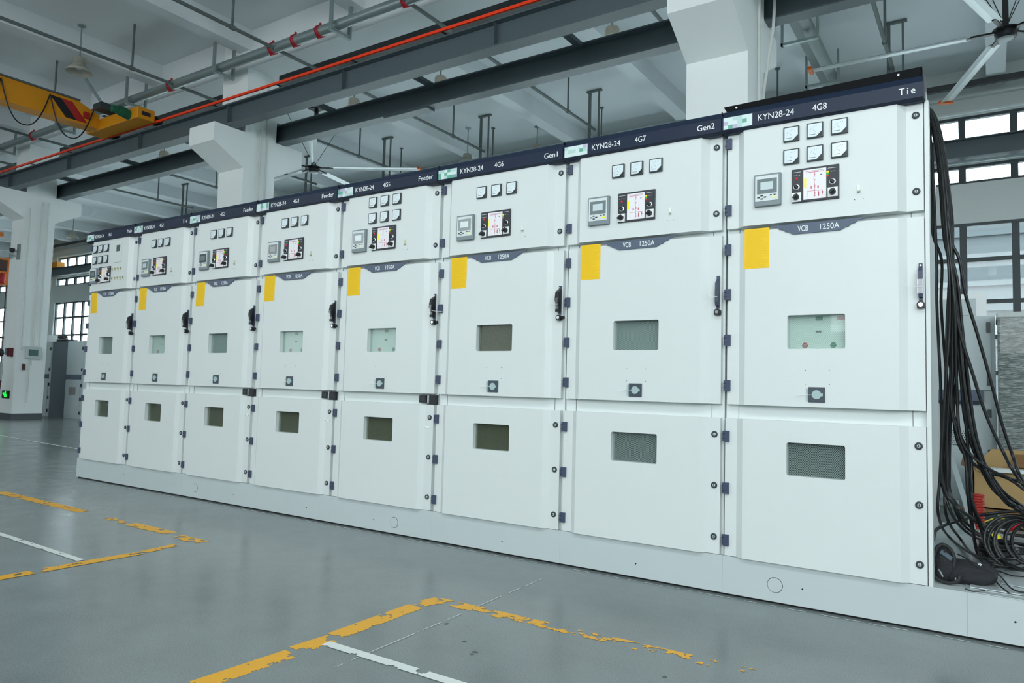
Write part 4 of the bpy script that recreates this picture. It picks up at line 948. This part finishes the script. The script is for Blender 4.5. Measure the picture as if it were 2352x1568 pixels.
q.box(x0_, x1_, y0_, y0_+t_, z0_, z1_); q.box(x0_, x1_, y1_-t_, y1_, z0_, z1_); q.box(x0_, x0_+t_, y0_, y1_, z0_, z1_); q.box(x1_-t_, x1_, y0_, y1_, z0_, z1_); q.box(x0_, x1_, y0_, y1_, z0_, z0_+t_); q.build('carton', CARD, cb)
for pts_, m_ in (([(x0_, y1_, z1_), (x1_, y1_, z1_), (x1_-0.05, y1_+0.12, z1_+0.13), (x0_+0.14, y1_+0.10, z1_+0.14)], CARD), ([(x0_, y0_, z1_), (x0_, y1_, z1_), (x0_-0.08, y1_-0.08, z1_+0.10), (x0_-0.09, y0_+0.08, z1_+0.03)], CARDD), ([(x0_+0.27, y1_-0.1, z1_), (x1_, y1_-0.1, z1_), (x1_, y1_-0.05, z1_+0.12), (x0_+0.3, y1_-0.05, z1_+0.11)], CARDD)):
    q = MB(); q.add([tuple(p) for p in pts_] + [(p[0], p[1]+0.006, p[2]+0.002) for p in pts_], [(0, 1, 2, 3), (7, 6, 5, 4), (0, 4, 5, 1), (1, 5, 6, 2), (2, 6, 7, 3), (3, 7, 4, 0)]); q.build('flap', m_, cb)
q = MB(); q.box(8.18, 8.98, 3.22, 3.34, 0.502, 0.53); tag(q.build('metal_strip', mat('strip_white', (214, 222, 222), 0.4), origin=(8.2, 3.3, 0.502)), 'white metal strip lying across the open cardboard box', 'metal strip')
q = MB()
for k in range(4): q.box(8.05, 9.0, 3.25+0.24*k, 3.35+0.24*k, 0.155, 0.188)
for k in range(3): q.box(8.07+0.42*k, 8.15+0.42*k, 3.25, 4.07, 0.0, 0.155)
tag(q.build('wooden_pallet', CARDD, origin=(8.5, 3.6, 0)), 'dark wooden pallet under the cardboard box', 'pallet')

# ------------------------------------------------------------------ background on the left
yl = 5.35
def leftcab(x0, x1, label, dark=False):
    c = thing('background_cabinet', (x0, yl, 0), label, 'electrical cabinet')
    b = MB(); b.box(x0, x1, yl, yl+1.3, 0, 1.99); b.build('body', BGD if dark else BGC, c)
    if not dark:
        q = MB(); q.box(x0+0.02, x1-0.02, yl-0.015, yl, 1.13, 1.97); q.build('upper_door', BGC, c)
        q = MB(); q.box(x0+0.02, x1-0.1, yl-0.02, yl, 1.0, 1.12); q.build('slate_band', SLATE, c)
        q = MB(); q.box(x0+0.02, x1-0.12, yl-0.015, yl, 0.06, 0.98); q.build('lower_door', BGC, c)
        for z in (1.8, 1.25, 0.85, 0.5, 0.15):
            q = MB(); q.box(x1-0.08, x1-0.03, yl-0.03, yl-0.015, z-0.04, z+0.04); q.build('hinge', BEZEL, c)
    return c
leftcab(-13.75, -12.72, 'grey cabinet partly hidden by the free-standing left column')
leftcab(-12.70, -11.90, 'dark grey unfinished cabinet between two pale ones at far left', True)
cc = leftcab(-11.88, -11.0, 'grey cabinet with small grey vent just left of the leftmost 4G1')
q = MB(); q.box(-11.62, -11.32, yl-0.03, yl-0.015, 0.6, 0.8); q.build('vent', mat('vent_brownish', (140, 138, 138), 0.6), cc)
q = MB(); q.box(-13.55, -13.0, yl, yl+0.5, 1.991, 2.18); tag(q.build('relay_box', WHITE, origin=(-13.2, yl, 1.99)), 'small white box on top of the far left grey cabinet', 'box')
q = MB(); q.box(-12.75, -12.25, yl+0.1, yl+0.4, 1.991, 2.06); q.cyl((-12.6, yl+0.1, 2.12), (-12.3, yl+0.1, 2.12), 0.05, 10); tag(q.build('small_motor', BLACK, origin=(-12.5, yl+.2, 1.99)), 'small black device on top of the dark grey cabinet', 'device')
# things on the free-standing column
sx = -11.455
db = thing('display_box', (sx, 4.25, 1.6), 'pale wall box with dark green display on the free-standing column', 'display box')
q = MB(); q.box(-11.468, -11.35, 4.17, 4.50, 1.48, 1.78); q.build('housing', BGC, db, bevel=0.01); q = MB(); q.box(-11.35, -11.345, 4.21, 4.42, 1.55, 1.71); q.build('display', mat('display_green', (12, 78, 70), 0.3), db)
q = MB(); q.box(-11.468, -11.43, 4.13, 4.19, 1.20, 1.35); tag(q.build('red_switch_box', mat('switch_dark_red', (70, 30, 38), 0.5), origin=(-11.46, 4.15, 1.2)), 'small dark red box below the display on the column', 'switch box')
q = MB(); q.box(-11.468, -11.44, 4.33, 4.45, 1.33, 1.43); tag(q.build('junction_box', COLM, origin=(-11.46, 4.4, 1.33)), 'small white junction box under the green display', 'junction box')
q = MB(); q.box(-11.468, -11.44, 4.23, 4.40, 0.30, 0.48); tag(q.build('socket_box', COLM, origin=(-11.46, 4.3, 0.3)), 'white socket box low on the free-standing column', 'socket')
al = thing('alarm_box', (-11.7, 3.95, 1.6), 'dark red alarm box on the bright face of the free-standing column', 'alarm box')
q = MB(); q.box(-11.72, -11.58, 3.88, 3.968, 1.52, 1.73); q.build('box', mat('alarm_red', (92, 26, 40), 0.5), al); q = MB(); q.box(-11.92, -11.74, 3.92, 3.968, 1.56, 1.73); q.build('side_plate', BGD, al)
ex = thing('exit_sign', (-11.82, 3.95, 0.6), 'small green lit running-man exit sign low on the left column', 'sign')
q = MB(); q.box(-11.98, -11.62, 3.94, 3.968, 0.50, 0.69); q.build('sign_box', mat('sign_dark_green', (10, 48, 26), 0.5), ex)
EXG = mat('sign_lit_green', (30, 240, 70), 0.4, emit=1.2)
q = MB(); y = 3.936
q.box(-11.93, -11.86, y, 3.94, 0.60, 0.64); q.box(-11.90, -11.84, y, 3.94, 0.57, 0.61); q.box(-11.82, -11.76, y, 3.94, 0.56, 0.66); q.box(-11.84, -11.80, y, 3.94, 0.53, 0.58); q.box(-11.76, -11.72, y, 3.94, 0.53, 0.60); q.box(-11.80, -11.76, y, 3.94, 0.665, 0.68)
q.build('pictogram', EXG, ex)
cm = thing('security_camera', (-11.9, 3.7, 4.4), 'dark dome security camera on an arm on the left column', 'camera')
K = on(28, 575, 1, 3.8); K2 = on(12, 583, 1, 3.8)
q = MB(); q.cyl((-11.62, 3.96, K.z), (K.x, 3.8, K.z), 0.02, 8); q.cyl((-11.62, 3.96, K.z-0.12), (K.x, 3.8, K.z-0.12), 0.015, 8); q.box(-11.70, -11.58, 3.935, 3.962, K.z-0.2, K.z+0.18); q.build('arm', GALV, cm)
q = MB(); q.lathe([(0, -0.06), (0.045, -0.04), (0.06, 0), (0.06, 0.05), (0, 0.06)], (K.x, 3.8, K.z), 14); q.build('dome', BLACK, cm)
q = MB(); q.box(K2.x-0.2, K2.x+0.12, 3.7, 3.85, K2.z-0.08, K2.z+0.06); q.build('floodlight', BGC, cm)

# ------------------------------------------------------------------ person at the left edge
def person(x, y, z0, h, label):
    p = thing('person', (x, y, z0), label, 'person')
    s = h/1.70
    J = {'pelvis': (0, 0, 0.93), 'belly': (0, -0.01, 1.08), 'chest': (0, 0, 1.28), 'neck': (0, 0.0, 1.43), 'head0': (0.0, 0.0, 1.50), 'head': (0, 0.0, 1.60)}
    seq = [('pelvis', .14), ('belly', .13), ('chest', .15), ('neck', .06), ('head0', .072), ('head', .09)]
    vs = []; rad = []; ed = []; mats = []
    def add(pt, r, par):
        vs.append(Vector(pt)*s); rad.append(r*s)
        if par is not None: ed.append((par, len(vs)-1))
        return len(vs)-1
    par = None; ids = {}
    for k, r in seq: par = add(J[k], r, par); ids[k] = par
    for sg in (-1, 1):
        a = add((0.19*sg, 0, 1.36), .06, ids['chest']); a = add((0.24*sg, 0.0, 1.10), .046, a); a = add((0.22*sg, -0.12, 0.90), .034, a); a = add((0.21*sg, -0.16, 0.84), .03, a)
        for f in range(5):
            t = (f-2)*0.016
            if f == 4: c_ = add((0.21*sg-0.035*sg, -0.19, 0.83), .009, a); add((0.21*sg-0.045*sg, -0.22, 0.80), .008, c_)
            else: c_ = add((0.21*sg, -0.18+t*0.6, 0.79), .009, a); add((0.21*sg-0.01*sg, -0.19+t*0.8, 0.745-0.006*(f % 2)), .008, c_)
        l = add((0.10*sg, 0, 0.86), .09, ids['pelvis']); l = add((0.11*sg, -0.02, 0.48), .06, l); l = add((0.11*sg, 0.01, 0.10), .042, l); l = add((0.12*sg, -0.10, 0.045), .04, l); l = add((0.12*sg, -0.17, 0.035), .032, l)
    me = bpy.data.meshes.new('body'); me.from_pydata([tuple(v) for v in vs], ed, [])
    o = bpy.data.objects.new('body', me); COL.objects.link(o); o.parent = p
    sk = o.modifiers.new('skin', 'SKIN'); 
    for i, v in enumerate(me.skin_vertices[0].data): v.radius = (rad[i], rad[i]*0.85)
    me.skin_vertices[0].data[0].use_root = True
    o.modifiers.new('sub', 'SUBSURF').levels = 2; o.modifiers['sub'].render_levels = 2
    m = bpy.data.materials.new('worker_clothes'); m.use_nodes = True; nt = m.node_tree; b_ = nt.nodes['Principled BSDF']; b_.inputs['Roughness'].default_value = 0.8
    tc = nt.nodes.new('ShaderNodeTexCoord'); sp = nt.nodes.new('ShaderNodeSeparateXYZ'); rp = nt.nodes.new('ShaderNodeValToRGB'); rp.color_ramp.interpolation = 'CONSTANT'
    mr = nt.nodes.new('ShaderNodeMath'); mr.operation = 'DIVIDE'; mr.inputs[1].default_value = 1.8
    nt.links.new(tc.outputs['Object'], sp.inputs[0]); nt.links.new(sp.outputs[2], mr.inputs[0]); nt.links.new(mr.outputs[0], rp.inputs[0]); nt.links.new(rp.outputs[0], b_.inputs['Base Color'])
    e = rp.color_ramp.elements; e[0].position = 0; e[0].color = (*s2l((30, 30, 34)), 1); e[1].position = 0.05; e[1].color = (*s2l((70, 22, 32)), 1)
    for ps, cc_ in ((0.52, (150, 160, 158)), (0.795, (176, 128, 108))):
        n = e.new(ps*h/1.7 if False else ps); n.color = (*s2l(cc_), 1)
    me.materials.append(m)
    H = s
    q = MB(); vs_, fs_ = blob((x, y+0.02*H, z0+1.63*H), 0.095*H, 0.11*H, 0.105*H, 4, 0.9); q.add(vs_, fs_, 0, True); q.build('hair', mat('hair_black', (18, 16, 18), 0.7), p)
    q = MB()
    for sg in (-1, 1): q.cyl((x+0.03*sg, y-0.088*H, z0+1.60*H), (x+0.03*sg, y-0.093*H, z0+1.60*H), 0.009, 8)
    q.bar((x-0.02, y-0.09*H, z0+1.55*H), (x+0.02, y-0.09*H, z0+1.55*H), 0.01, 0.006); q.build('face_features', BLACK, p)
    return p
PP = on(-6, 812, 1, 3.3)
person(PP.x, 3.3, 0, PP.z+0.10, 'person with black hair and grey shirt, half cut off by the left edge')
